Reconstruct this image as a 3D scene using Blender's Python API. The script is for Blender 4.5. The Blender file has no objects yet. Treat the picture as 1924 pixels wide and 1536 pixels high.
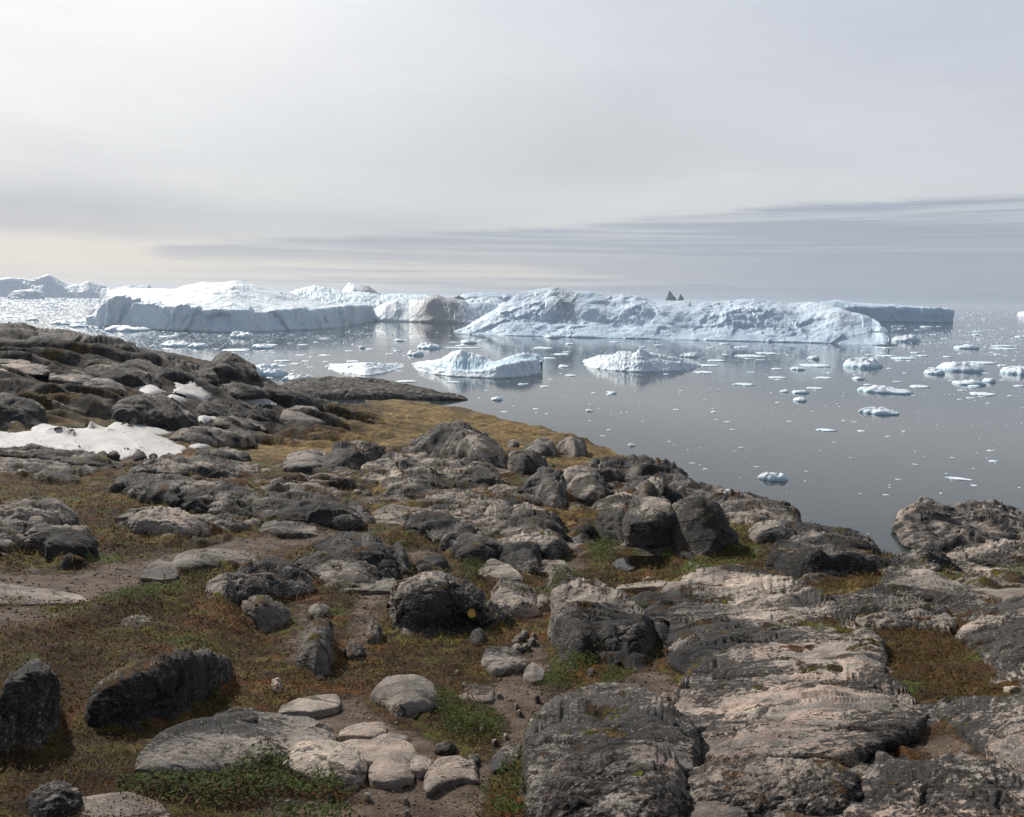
import bpy, math
import numpy as np
R = math.radians
S = bpy.context.scene
COL = S.collection
# ------------------------------------------------------------------ camera
CAMZ = 40.0                      # metres above the sea
F = 1500.0                       # focal length in photo pixels (1924 x 1536)
PITCH = math.atan2(768 - 563, F); ROLL = R(1.0)
cam_d = bpy.data.cameras.new('camera'); cam = bpy.data.objects.new('camera', cam_d); COL.objects.link(cam)
cam_d.sensor_width = 36; cam_d.lens = 36 * F / 1924; cam_d.clip_start = 0.1; cam_d.clip_end = 120000
from mathutils import Matrix, Vector
CM = Matrix.Rotation(R(90) - PITCH, 4, 'X') @ Matrix.Rotation(ROLL, 4, 'Z')
cam.matrix_world = Matrix.Translation((0, 0, CAMZ)) @ CM
S.camera = cam
# ------------------------------------------------------------------ exposure
S.view_settings.view_transform = 'Standard'; S.view_settings.look = 'None'
S.view_settings.gamma = 1; S.view_settings.exposure = 0
SUN_AZ, SUN_EL = -40.0, 33.0      # degrees from the view axis, above the horizon
SUN_POWER, SUN_ANGLE = 4.7, 1.0
# ------------------------------------------------------------------ node helper
class NT:
    def __init__(s, tree): s.t = tree
    def n(s, typ, props=None, **ins):
        nd = s.t.nodes.new(typ)
        for k, v in (props or {}).items(): setattr(nd, k, v)
        for k, v in ins.items():
            key = int(k[1:]) if k[0] == 'i' and k[1:].isdigit() else k.replace('_', ' ')
            s.set(nd.inputs[key], v)
        return nd
    def set(s, sock, v):
        if isinstance(v, bpy.types.NodeSocket): s.t.links.new(v, sock)
        elif isinstance(v, bpy.types.Node): s.t.links.new(v.outputs[0], sock)
        else:
            if isinstance(v, (tuple, list)) and len(v) == 3 and sock.type == 'RGBA': v = (*v, 1)
            sock.default_value = v
    def m(s, op, a, b=0.0, c=0.0, clamp=False):
        nd = s.t.nodes.new('ShaderNodeMath'); nd.operation = op; nd.use_clamp = clamp
        s.set(nd.inputs[0], a); s.set(nd.inputs[1], b); s.set(nd.inputs[2], c); return nd.outputs[0]
    def mix(s, f, a, b):
        nd = s.t.nodes.new('ShaderNodeMix'); nd.data_type = 'RGBA'
        s.set(nd.inputs[0], f); s.set(nd.inputs[6], a); s.set(nd.inputs[7], b); return nd.outputs[2]
    def mul(s, a, b, f=1.0):
        nd = s.t.nodes.new('ShaderNodeMix'); nd.data_type = 'RGBA'; nd.blend_type = 'MULTIPLY'
        s.set(nd.inputs[0], f); s.set(nd.inputs[6], a); s.set(nd.inputs[7], b); return nd.outputs[2]
    def ss(s, x, lo, hi, a=0.0, b=1.0):
        nd = s.t.nodes.new('ShaderNodeMapRange'); nd.interpolation_type = 'SMOOTHSTEP'
        s.set(nd.inputs[0], x); s.set(nd.inputs[1], lo); s.set(nd.inputs[2], hi); s.set(nd.inputs[3], a); s.set(nd.inputs[4], b)
        return nd.outputs[0]
    def noise(s, vec, scale, detail=4, rough=.55, dist=0.0, lac=2.0):
        nd = s.n('ShaderNodeTexNoise', None, Vector=vec, Scale=scale, Detail=detail, Roughness=rough, Distortion=dist)
        nd.inputs['Lacunarity'].default_value = lac
        return nd.outputs[0]
    def vmul(s, vec, k):
        nd = s.t.nodes.new('ShaderNodeVectorMath'); nd.operation = 'MULTIPLY'
        s.set(nd.inputs[0], vec); nd.inputs[1].default_value = k; return nd.outputs[0]
    def ramp(s, x, stops, interp='LINEAR'):
        nd = s.t.nodes.new('ShaderNodeValToRGB'); s.set(nd.inputs[0], x); cr = nd.color_ramp; cr.interpolation = interp
        while len(cr.elements) < len(stops): cr.elements.new(0.5)
        for e, (p, c) in zip(cr.elements, stops):
            e.position = p; e.color = (*c, 1) if not isinstance(c, float) else (c, c, c, 1)
        return nd.outputs[0]
def srgb(r, g, b):
    f = lambda c: ((c / 255 + .055) / 1.055) ** 2.4
    return (f(r), f(g), f(b))
# ------------------------------------------------------------------ world: thin overcast over a Nishita sky
W = bpy.data.worlds.new('World'); S.world = W; W.use_nodes = True
W.node_tree.nodes.clear(); w = NT(W.node_tree)
sky = w.n('ShaderNodeTexSky', dict(sky_type='NISHITA', sun_disc=False, sun_elevation=R(SUN_EL), sun_rotation=R(SUN_AZ)))
d = w.n('ShaderNodeTexCoord').outputs['Generated']
sx = w.n('ShaderNodeSeparateXYZ', None, Vector=d)
X_, Y_, Z_ = sx.outputs[0], sx.outputs[1], sx.outputs[2]
el = w.m('MULTIPLY', w.m('ARCSINE', Z_), 180 / math.pi)
az = w.m('MULTIPLY', w.m('ARCTAN2', X_, Y_), 180 / math.pi)
# streaky distortion of the layers
sv = w.n('ShaderNodeCombineXYZ', None, X=w.m('MULTIPLY', az, .05), Y=w.m('MULTIPLY', el, .55), Z=0.0)
n1 = w.noise(sv, 1.6, 5, .55, .3)
sv2 = w.n('ShaderNodeCombineXYZ', None, X=w.m('MULTIPLY', az, .035), Y=w.m('MULTIPLY', el, 1.9), Z=3.7)
n2 = w.noise(sv2, 1.4, 6, .6, .25)
sv3 = w.n('ShaderNodeCombineXYZ', None, X=w.m('MULTIPLY', az, .045), Y=w.m('MULTIPLY', el, .12), Z=9.1)
n3 = w.noise(sv3, 1.3, 4, .5, .4)
sv4 = w.n('ShaderNodeCombineXYZ', None, X=w.m('MULTIPLY', az, .09), Y=w.m('MULTIPLY', el, 1.3), Z=5.2)
n4 = w.noise(sv4, 2.2, 9, .66, .5)
eld = w.m('ADD', el, w.m('MULTIPLY', w.m('SUBTRACT', n1, .5), .8))
ef = w.m('DIVIDE', eld, 25.0)
def col_ramp(tab):     # (elevation in degrees, sRGB triple)
    return w.ramp(ef, [(e / 25.0, srgb(*c)) for e, c in tab])
left = col_ramp([(0, (192, 198, 204)), (.8, (206, 204, 202)), (2.2, (222, 216, 208)), (3.1, (220, 215, 209)), (3.9, (194, 195, 198)),
                 (5.2, (192, 194, 198)), (7.5, (220, 221, 222)), (11, (234, 235, 235)), (17, (247, 247, 246)), (25, (255, 255, 254))])
mid = col_ramp([(0, (150, 166, 184)), (1.0, (168, 176, 188)), (2.0, (200, 200, 200)), (4.6, (205, 207, 209)), (6.5, (210, 211, 212)),
                (9, (203, 205, 208)), (11, (206, 208, 211)), (14, (211, 213, 217)), (20, (216, 219, 225)), (25, (224, 227, 231))])
right = col_ramp([(0, (140, 157, 177)), (1.0, (156, 168, 184)), (3.0, (174, 181, 192)), (5.5, (204, 207, 211)), (8, (207, 209, 214)), (13, (202, 206, 214)), (20, (193, 200, 213)), (25, (192, 201, 214))])
fl = w.ss(w.m('ADD', az, w.m('MULTIPLY', w.m('SUBTRACT', n3, .5), 14)), -32, 8)
fr = w.ss(w.m('ADD', az, w.m('MULTIPLY', w.m('SUBTRACT', n3, .5), 14)), 2, 30)
base = w.mix(fr, w.mix(fl, left, mid), right)
# broad soft mottling
base = w.mul(base, w.ramp(n3, [(.3, (.93, .935, .95)), (.7, (1.04, 1.04, 1.035))]))
base = w.mul(base, w.ramp(n4, [(.3, (.98, .982, .985)), (.7, (1.012, 1.011, 1.01))]))
# the dark wedge of stratus: upper edge rises to the right
azf = w.m('DIVIDE', w.m('ADD', az, 35.0), 70.0)
up = w.m('MULTIPLY', w.ramp(azf, [(0, .24), (.13, .26), (.16, .31), (.23, .37), (.33, .42), (.5, .50), (.64, .585), (.78, .66), (.9, .68), (1, .66)]), 10.0)
lowe = w.m('MULTIPLY', w.ramp(azf, [(0, .23), (.15, .225), (.3, .22), (.5, .235), (.6, .18), (.72, .06), (1, .0)]), 10.0)
wob = w.m('MULTIPLY', w.m('SUBTRACT', n4, .5), 1.1)
elw = w.m('ADD', el, wob)
m_up = w.ss(w.m('SUBTRACT', up, elw), -.15, .45)
m_lo = w.ss(w.m('SUBTRACT', elw, lowe), -.25, .25)
wedge = w.m('MULTIPLY', w.m('MULTIPLY', m_up, m_lo), w.ss(az, -25.2, -22.8))
wedge = w.m('MULTIPLY', wedge, w.ss(n2, .36, .58, .35, 1.0))
base = w.mix(w.m('MULTIPLY', wedge, .9), base, w.mix(w.ss(az, -10, 30), srgb(170, 176, 187), srgb(160, 169, 184)))
# thin light and dark streaks close to the horizon
st = w.ss(n2, .42, .66)
low = w.m('MULTIPLY', w.ss(el, 3.4, 2.0), w.ss(el, .15, .9))
base = w.mix(w.m('MULTIPLY', w.m('MULTIPLY', w.m('MULTIPLY', st, low), w.ss(az, 24, -12, .12, 1.0)), .85), base, srgb(216, 211, 205))
st2 = w.ss(n2, .50, .34)
base = w.mix(w.m('MULTIPLY', w.m('MULTIPLY', w.m('MULTIPLY', st2, low), w.ss(az, -26, -8)), .55), base, srgb(158, 167, 182))
# glow of the veiled sun high above the frame, darker cloud overhead and behind
sd = Vector((math.sin(R(SUN_AZ)) * math.cos(R(SUN_EL)), math.cos(R(SUN_AZ)) * math.cos(R(SUN_EL)), math.sin(R(SUN_EL))))
dt = w.t.nodes.new('ShaderNodeVectorMath'); dt.operation = 'DOT_PRODUCT'; w.set(dt.inputs[0], d); dt.inputs[1].default_value = sd
glow = w.m('POWER', w.m('MAXIMUM', dt.outputs['Value'], 0.0), 14.0)
base = w.mix(w.ss(el, 24, 50), base, (.155, .175, .205))
base = w.mix(w.m('MULTIPLY', w.ss(Y_, .15, -.5), w.ss(el, -5, 8)), base, (.22, .26, .33))
addg = w.t.nodes.new('ShaderNodeMix'); addg.data_type = 'RGBA'; addg.blend_type = 'ADD'
w.set(addg.inputs[0], w.m('MULTIPLY', glow, w.ss(el, 14, 30))); w.set(addg.inputs[6], base); addg.inputs[7].default_value = (.6, .57, .52, 1)
base = w.mix(w.ss(el, 0.0, -2.0), addg.outputs[2], (.12, .14, .16))
bg1 = w.n('ShaderNodeBackground', None, Color=sky, Strength=.10)
bg2 = w.n('ShaderNodeBackground', None, Color=base, Strength=1.07)
mx = w.n('ShaderNodeMixShader'); mx.inputs[0].default_value = .96
w.t.links.new(bg1.outputs[0], mx.inputs[1]); w.t.links.new(bg2.outputs[0], mx.inputs[2])
w.t.links.new(mx.outputs[0], w.n('ShaderNodeOutputWorld').inputs[0])
# ------------------------------------------------------------------ sun
sl = bpy.data.lights.new('sun', 'SUN'); sl.energy = SUN_POWER; sl.angle = R(SUN_ANGLE); sl.color = (1, .95, .88)
so = bpy.data.objects.new('sun', sl); COL.objects.link(so)
so.rotation_euler = sd.to_track_quat('Z', 'Y').to_euler()

# ================================================================== numeric tools
MR = np.array(CM.to_3x3())
def ray(u, v):
    """pixel of the photograph -> (azimuth, slope dz per metre of horizontal distance)"""
    u = np.asarray(u, float); v = np.asarray(v, float)
    l = np.stack([(u - 962) / F, -(v - 768) / F, -np.ones_like(u)], -1)
    g = l @ MR.T
    h = np.hypot(g[..., 0], g[..., 1])
    return np.arctan2(g[..., 0], g[..., 1]), g[..., 2] / h
def hsh(ix, iy, iz, seed):
    h = (ix.astype(np.uint32) * np.uint32(374761393)) ^ (iy.astype(np.uint32) * np.uint32(668265263)) ^ (iz.astype(np.uint32) * np.uint32(2246822519)) ^ np.uint32(seed * 7919 + 13)
    h ^= h >> np.uint32(13); h *= np.uint32(1274126177); h ^= h >> np.uint32(16); h *= np.uint32(2246822519); h ^= h >> np.uint32(15)
    return h
def pnoise(x, y, z=None, seed=0):
    """gradient noise, about -1..1"""
    x = np.asarray(x, np.float64); y = np.asarray(y, np.float64)
    flat = z is None
    fx, fy = np.floor(x), np.floor(y); ix, iy = fx.astype(np.int64), fy.astype(np.int64); dx, dy = x - fx, y - fy
    sx_, sy_ = dx * dx * dx * (dx * (dx * 6 - 15) + 10), dy * dy * dy * (dy * (dy * 6 - 15) + 10)
    if flat:
        iz = np.zeros_like(ix); r = []
        for a in (0, 1):
            for b in (0, 1):
                h = hsh(ix + a, iy + b, iz, seed); g = h.astype(np.float64) * (2 * np.pi / 4294967296.0)
                r.append(np.cos(g) * (dx - a) + np.sin(g) * (dy - b))
        v0 = r[0] + (r[1] - r[0]) * sy_; v1 = r[2] + (r[3] - r[2]) * sy_
        return (v0 + (v1 - v0) * sx_) * 1.5
    z = np.asarray(z, np.float64); fz = np.floor(z); iz = fz.astype(np.int64); dz = z - fz
    sz_ = dz * dz * dz * (dz * (dz * 6 - 15) + 10); out = 0
    for a in (0, 1):
        wa = sx_ if a else 1 - sx_
        for b in (0, 1):
            wb = sy_ if b else 1 - sy_
            for c in (0, 1):
                wc = sz_ if c else 1 - sz_
                h = hsh(ix + a, iy + b, iz + c, seed)
                gx = (h & np.uint32(1023)).astype(np.float64) / 511.5 - 1; gy = ((h >> np.uint32(10)) & np.uint32(1023)).astype(np.float64) / 511.5 - 1
                gz = ((h >> np.uint32(20)) & np.uint32(1023)).astype(np.float64) / 511.5 - 1
                out = out + wa * wb * wc * (gx * (dx - a) + gy * (dy - b) + gz * (dz - c))
    return out * 1.4
def fbm(x, y, z=None, oct=4, seed=0, gain=.5, ridged=False):
    s = 0; a = 1.0; k = 1.0; tot = 0
    for o in range(oct):
        n = pnoise(x * k + 17.3 * o, y * k + 9.1 * o, None if z is None else z * k, seed + o)
        if ridged: n = 1 - 2 * np.abs(n)
        s = s + a * n; tot += a; a *= gain; k *= 2.03
    return s / tot
def facets(x, y, z, seed=0):
    """planar fracture faces: piecewise tilted planes over random cells, about -1..1"""
    x, y, z = (np.asarray(q, np.float32) for q in (x, y, z))
    fx, fy, fz = np.floor(x), np.floor(y), np.floor(z); ix, iy, iz = (q.astype(np.int64) for q in (fx, fy, fz)); dx, dy, dz = x - fx, y - fy, z - fz
    best = np.full(x.shape, 9e9, np.float32); val = np.zeros(x.shape, np.float32); k = np.float32(1 / 1023)
    for a in (-1, 0, 1):
        for b in (-1, 0, 1):
            for c in (-1, 0, 1):
                h = hsh(ix + a, iy + b, iz + c, seed)
                px = dx - a - (h & np.uint32(1023)) * k; py = dy - b - ((h >> np.uint32(10)) & np.uint32(1023)) * k; pz = dz - c - ((h >> np.uint32(20)) & np.uint32(1023)) * k
                d2 = px * px + py * py + pz * pz; m_ = d2 < best; h2 = h * np.uint32(2654435761)
                v_ = ((h2 >> np.uint32(22)) & np.uint32(1023)) * k - .5 + px * (((h2 >> np.uint32(12)) & np.uint32(1023)) * k - .5) * 1.6 + py * (((h2 >> np.uint32(2)) & np.uint32(1023)) * k - .5) * 1.6 + pz * ((h2 & np.uint32(1023)) * k - .5) * 1.2
                best = np.where(m_, d2, best); val = np.where(m_, v_, val)
    return val
sstep = lambda x, a, b: (lambda t: t * t * (3 - 2 * t))(np.clip((x - a) / (b - a), 0, 1))

# ================================================================== the lie of the land
# (u, v, r): the ground seen at pixel u, v lies r metres away
ctl = []
for u_, tab in {
    -250: [(1700, 4.4), (1536, 5.4), (1400, 7), (1300, 9), (1200, 12.3), (1100, 17), (1000, 24.5), (900, 40), (830, 58), (770, 74), (700, 98), (650, 125)],
    0: [(1800, 4.0), (1536, 5.5), (1400, 7), (1300, 9), (1200, 12.5), (1100, 17.3), (1050, 20.5), (1000, 24.5), (950, 31), (900, 40), (860, 50), (830, 58), (800, 66), (770, 74), (740, 84), (700, 100), (660, 125)],
    250: [(1536, 5.5), (1400, 7.1), (1300, 9.2), (1200, 12.6), (1100, 17.3), (1050, 20.6), (1000, 24.7), (950, 31), (900, 40), (860, 50), (830, 59), (800, 67), (770, 76), (740, 87), (700, 106)],
    480: [(1536, 5.5), (1300, 9.4), (1200, 12.7), (1100, 17.4), (1000, 25), (950, 32), (900, 42), (870, 51), (840, 64), (810, 82), (780, 98), (750, 108), (725, 113)],
    700: [(1800, 3.9), (1536, 5.5), (1400, 7.2), (1300, 9.5), (1200, 12.8), (1100, 17.5), (1050, 21), (1000, 25), (950, 32), (900, 42), (870, 52), (840, 68), (810, 92), (780, 130), (762, 165)],
    960: [(1536, 5.5), (1400, 7.2), (1300, 9.5), (1200, 12.8), (1100, 17.5), (1050, 21), (1000, 25.3), (950, 32), (900, 43), (870, 55), (840, 78), (815, 110)],
    1200: [(1536, 5.3), (1400, 7), (1300, 9.3), (1200, 12.7), (1100, 17.8), (1050, 21.8), (1000, 27), (950, 35), (920, 45), (900, 54)],
    1500: [(1800, 3.7), (1536, 5.1), (1400, 6.8), (1300, 9), (1200, 12.3), (1100, 17.5), (1050, 22), (1015, 27)],
    1720: [(1536, 5.0), (1400, 6.7), (1300, 8.8), (1200, 12), (1100, 17.3), (1070, 22)],
    1924: [(1800, 3.6), (1536, 5), (1400, 6.6), (1300, 8.6), (1200, 11.7), (1150, 14.5), (1100, 19), (1060, 29)],
    2200: [(1700, 4.2), (1536, 5), (1300, 8.6), (1150, 14.5), (1060, 29)]}.items():
    ctl += [(u_, v_, r_) for v_, r_ in tab]
skyl = [(-400, 590, 160), (-100, 608, 152), (0, 617, 150), (60, 622, 150), (140, 627, 148), (180, 634, 145), (240, 645, 140), (300, 655, 135), (360, 664, 130),
        (400, 675, 125), (425, 669, 122), (450, 679, 120), (480, 700, 118), (520, 722, 117), (560, 740, 118), (600, 752, 122), (640, 757, 140),
        (700, 749, 190), (760, 752, 190), (800, 755, 186), (850, 765, 178), (880, 768, 172), (930, 783, 158), (1000, 800, 138),
        (1060, 818, 118), (1100, 830, 105), (1150, 850, 92), (1200, 870, 79), (1240, 893, 69), (1290, 915, 60), (1350, 930, 53),
        (1400, 942, 47), (1450, 960, 41), (1500, 985, 36), (1550, 1005, 32), (1600, 1025, 29), (1650, 1043, 27), (1700, 1052, 27),
        (1760, 1050, 30), (1800, 1045, 34), (1860, 1040, 38), (1924, 1036, 42), (2300, 1030, 50)]
ctl += skyl
ctl = np.array(ctl, float)
ca, ct = ray(ctl[:, 0], ctl[:, 1]); cz = CAMZ + ctl[:, 2] * ct; cl = np.log(ctl[:, 2])
ek = np.argsort(ray(np.array([s[0] for s in skyl]), np.array([s[1] for s in skyl]))[0])
EDGE_A = ray(np.array([s[0] for s in skyl], float), np.array([s[1] for s in skyl], float))[0]; EDGE_R = np.array([s[2] for s in skyl], float)
P = np.stack([ca * 1.6, cl * .8], 1)
# anchors under and behind the camera
for a_ in (-2.6, -1.6, -1.0, 1.0, 1.6, 2.6):
    for r_, z_ in ((1.0, CAMZ - 1.7), (4, CAMZ - 3.2), (12, CAMZ - 5), (45, CAMZ - 9)):
        P = np.vstack([P, [a_ * 1.6, math.log(r_) * .8]]); cz = np.append(cz, z_)
for a_ in (-.5, 0, .5):
    P = np.vstack([P, [a_ * 1.6, math.log(1.2) * .8]]); cz = np.append(cz, CAMZ - 1.9)
def tps(d2): return np.where(d2 > 0, .5 * d2 * np.log(np.maximum(d2, 1e-20)), 0)
D2 = ((P[:, None] - P[None]) ** 2).sum(-1); K = tps(D2) + np.eye(len(P)) * 2e-4
A_ = np.block([[K, np.ones((len(P), 1)), P], [np.ones((1, len(P))), np.zeros((1, 3))], [P.T, np.zeros((2, 3))]])
# solve for the drop below the camera relative to distance, which varies gently
drop = (CAMZ - cz) / np.exp(P[:, 1] / .8) ** .55
SOL = np.linalg.solve(A_, np.concatenate([drop, np.zeros(3)]))
GA = np.concatenate([np.linspace(-3.3, -.8, 50)[:-1], np.linspace(-.8, .8, 560), np.linspace(.8, 3.3, 50)[1:]]); GL = np.linspace(math.log(.8), math.log(700), 520)
ga, gl = np.meshgrid(GA, GL, indexing='ij'); q = np.stack([ga.ravel() * 1.6, gl.ravel() * .8], 1)
gz = np.zeros(len(q))
for i in range(0, len(q), 40000):
    qq = q[i:i + 40000]; d2 = ((qq[:, None] - P[None]) ** 2).sum(-1)
    gz[i:i + 40000] = tps(d2) @ SOL[:len(P)] + SOL[len(P)] + qq @ SOL[len(P) + 1:]
gz = (CAMZ - gz.reshape(ga.shape) * np.exp(gl) ** .55)
er = np.interp(GA, EDGE_A, EDGE_R)[:, None]; rr_ = np.exp(gl)
over = np.maximum(rr_ - er, 0)
# beyond the skyline the land falls away to the sea
zedge = np.array([np.interp(math.log(er[i, 0]), GL, gz[i]) for i in range(len(GA))])[:, None]
fall = zedge - .42 * over - .02 * over ** 1.5 / np.sqrt(er) * 2
gz = np.where(over > 0, np.maximum(fall, -6), gz)
GZ_START = gz.copy()
def lookup(tab, a, l):
    x = np.clip(np.interp(a, GA, np.arange(len(GA))), 0, len(GA) - 1.001); y = np.clip((l - GL[0]) / (GL[1] - GL[0]), 0, len(GL) - 1.001)
    i = x.astype(int); j = y.astype(int); fx = x - i; fy = y - j
    return (tab[i, j] * (1 - fx) + tab[i + 1, j] * fx) * (1 - fy) + (tab[i, j + 1] * (1 - fx) + tab[i + 1, j + 1] * fx) * fy
def g0(a, r): return lookup(gz, a, np.log(r))
RS = np.exp(np.linspace(math.log(1.5), math.log(320), 900))
def hit(u, v, up=0.0):
    """where the sight line through a pixel meets the smooth ground -> azimuth, r, z"""
    a, t = ray(u, v); a = np.atleast_1d(a); t = np.atleast_1d(t)
    Z = CAMZ + RS[None] * t[:, None]; G = g0(np.repeat(a[:, None], len(RS), 1), np.repeat(RS[None], len(a), 0))
    G = G + np.atleast_1d(up)[:, None]; below = Z <= G; k = np.where(below.any(1), below.argmax(1), len(RS) - 1); k = np.maximum(k, 1)
    i = np.arange(len(a)); d0 = Z[i, k - 1] - G[i, k - 1]; d1 = Z[i, k] - G[i, k]; f = np.clip(d0 / (d0 - d1 + 1e-9), 0, 1)
    r = RS[k - 1] + (RS[k] - RS[k - 1]) * f
    return a, r, CAMZ + r * t
def poly_w(pts, a, l, soft):
    """soft inside mask of a pixel polygon, worked out on the ground in (azimuth, log distance)"""
    pts = np.array(pts, float)
    pa, pr, _ = hit(pts[:, 0], pts[:, 1]); pl = np.log(pr)
    return poly_sd(pa, pl, a, l, soft)
def poly_sd(pa, pl, a, l, soft):
    out = np.full(a.shape, -9.0); m = (a > pa.min() - soft * 3) & (a < pa.max() + soft * 3) & (l > pl.min() - soft * 3) & (l < pl.max() + soft * 3)
    if not m.any(): return np.zeros(a.shape)
    x, y = a[m], l[m]; dm = np.full(x.shape, 1e9); ins = np.zeros(x.shape, bool)
    for i in range(len(pa)):
        x0, y0, x1, y1 = pa[i], pl[i], pa[(i + 1) % len(pa)], pl[(i + 1) % len(pa)]
        ex, ey = x1 - x0, y1 - y0; t = np.clip(((x - x0) * ex + (y - y0) * ey) / (ex * ex + ey * ey + 1e-12), 0, 1)
        dm = np.minimum(dm, (x - x0 - t * ex) ** 2 + (y - y0 - t * ey) ** 2)
        c = ((y0 > y) != (y1 > y)) & (x < (x1 - x0) * (y - y0) / (y1 - y0 + 1e-15) + x0); ins ^= c
    dm = np.sqrt(dm); out[m] = np.where(ins, dm, -dm)
    return sstep(out, -soft, soft)

# ================================================================== object helpers
def mesh_grid(name, V, wrap=False, mat=None, parent=None, smooth=True, attrs=None, mask=None):
    """V: (n, m, 3) grid of vertices -> one mesh object"""
    n, m = V.shape[:2]; idx = np.arange(n * m).reshape(n, m)
    if wrap: a, b = idx, np.roll(idx, -1, 0)
    else: a, b = idx[:-1], idx[1:]
    q = np.stack([a[:, :-1], b[:, :-1], b[:, 1:], a[:, 1:]], -1).reshape(-1, 4)
    if mask is not None:
        mk = mask.ravel(); q = q[mk[q].all(1)]
    return mesh_raw(name, V.reshape(-1, 3), q, mat, parent, smooth, attrs)
def mesh_raw(name, V, Q, mat=None, parent=None, smooth=True, attrs=None):
    me = bpy.data.meshes.new(name)
    if len(Q):
        used = np.unique(Q)
        if len(used) < len(V):
            mp = np.full(len(V), -1); mp[used] = np.arange(len(used)); V = V[used]; Q = mp[Q]
            if attrs: attrs = {k: v[used] for k, v in attrs.items()}
    k = Q.shape[1]
    me.vertices.add(len(V)); me.vertices.foreach_set('co', np.ascontiguousarray(V, np.float32).ravel())
    me.loops.add(Q.size); me.loops.foreach_set('vertex_index', np.ascontiguousarray(Q, np.int32).ravel())
    me.polygons.add(len(Q)); me.polygons.foreach_set('loop_start', np.arange(0, Q.size, k, dtype=np.int32))
    me.polygons.foreach_set('loop_total', np.full(len(Q), k, np.int32))
    if smooth: me.polygons.foreach_set('use_smooth', np.ones(len(Q), bool))
    for nm, c in (attrs or {}).items():
        at = me.color_attributes.new(nm, 'FLOAT_COLOR', 'POINT')
        cc = np.zeros((len(V), 4), np.float32); cc[:, :c.shape[1]] = c; at.data.foreach_set('color', cc.ravel())
    me.update(); me.validate()
    if mat: me.materials.append(mat)
    o = bpy.data.objects.new(name, me); COL.objects.link(o)
    if parent: o.parent = parent
    return o
def tag(o, label=None, cat=None, group=None, kind=None):
    if label: o['label'] = label
    if cat: o['category'] = cat
    if group: o['group'] = group
    if kind: o['kind'] = kind
    return o
def recenter(o):
    """move the origin to the base of the thing"""
    me = o.data; n = len(me.vertices); c = np.empty(n * 3, np.float32); me.vertices.foreach_get('co', c); c = c.reshape(-1, 3)
    p = np.array([c[:, 0].mean(), c[:, 1].mean(), c[:, 2].min()], np.float32); me.vertices.foreach_set('co', (c - p).ravel()); o.location = p.tolist(); me.update()
    return o
def grid_normals(V):
    du = np.gradient(V, axis=0); dv = np.gradient(V, axis=1); n = np.cross(du, dv)
    return n / (np.linalg.norm(n, axis=-1, keepdims=True) + 1e-9)

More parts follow.
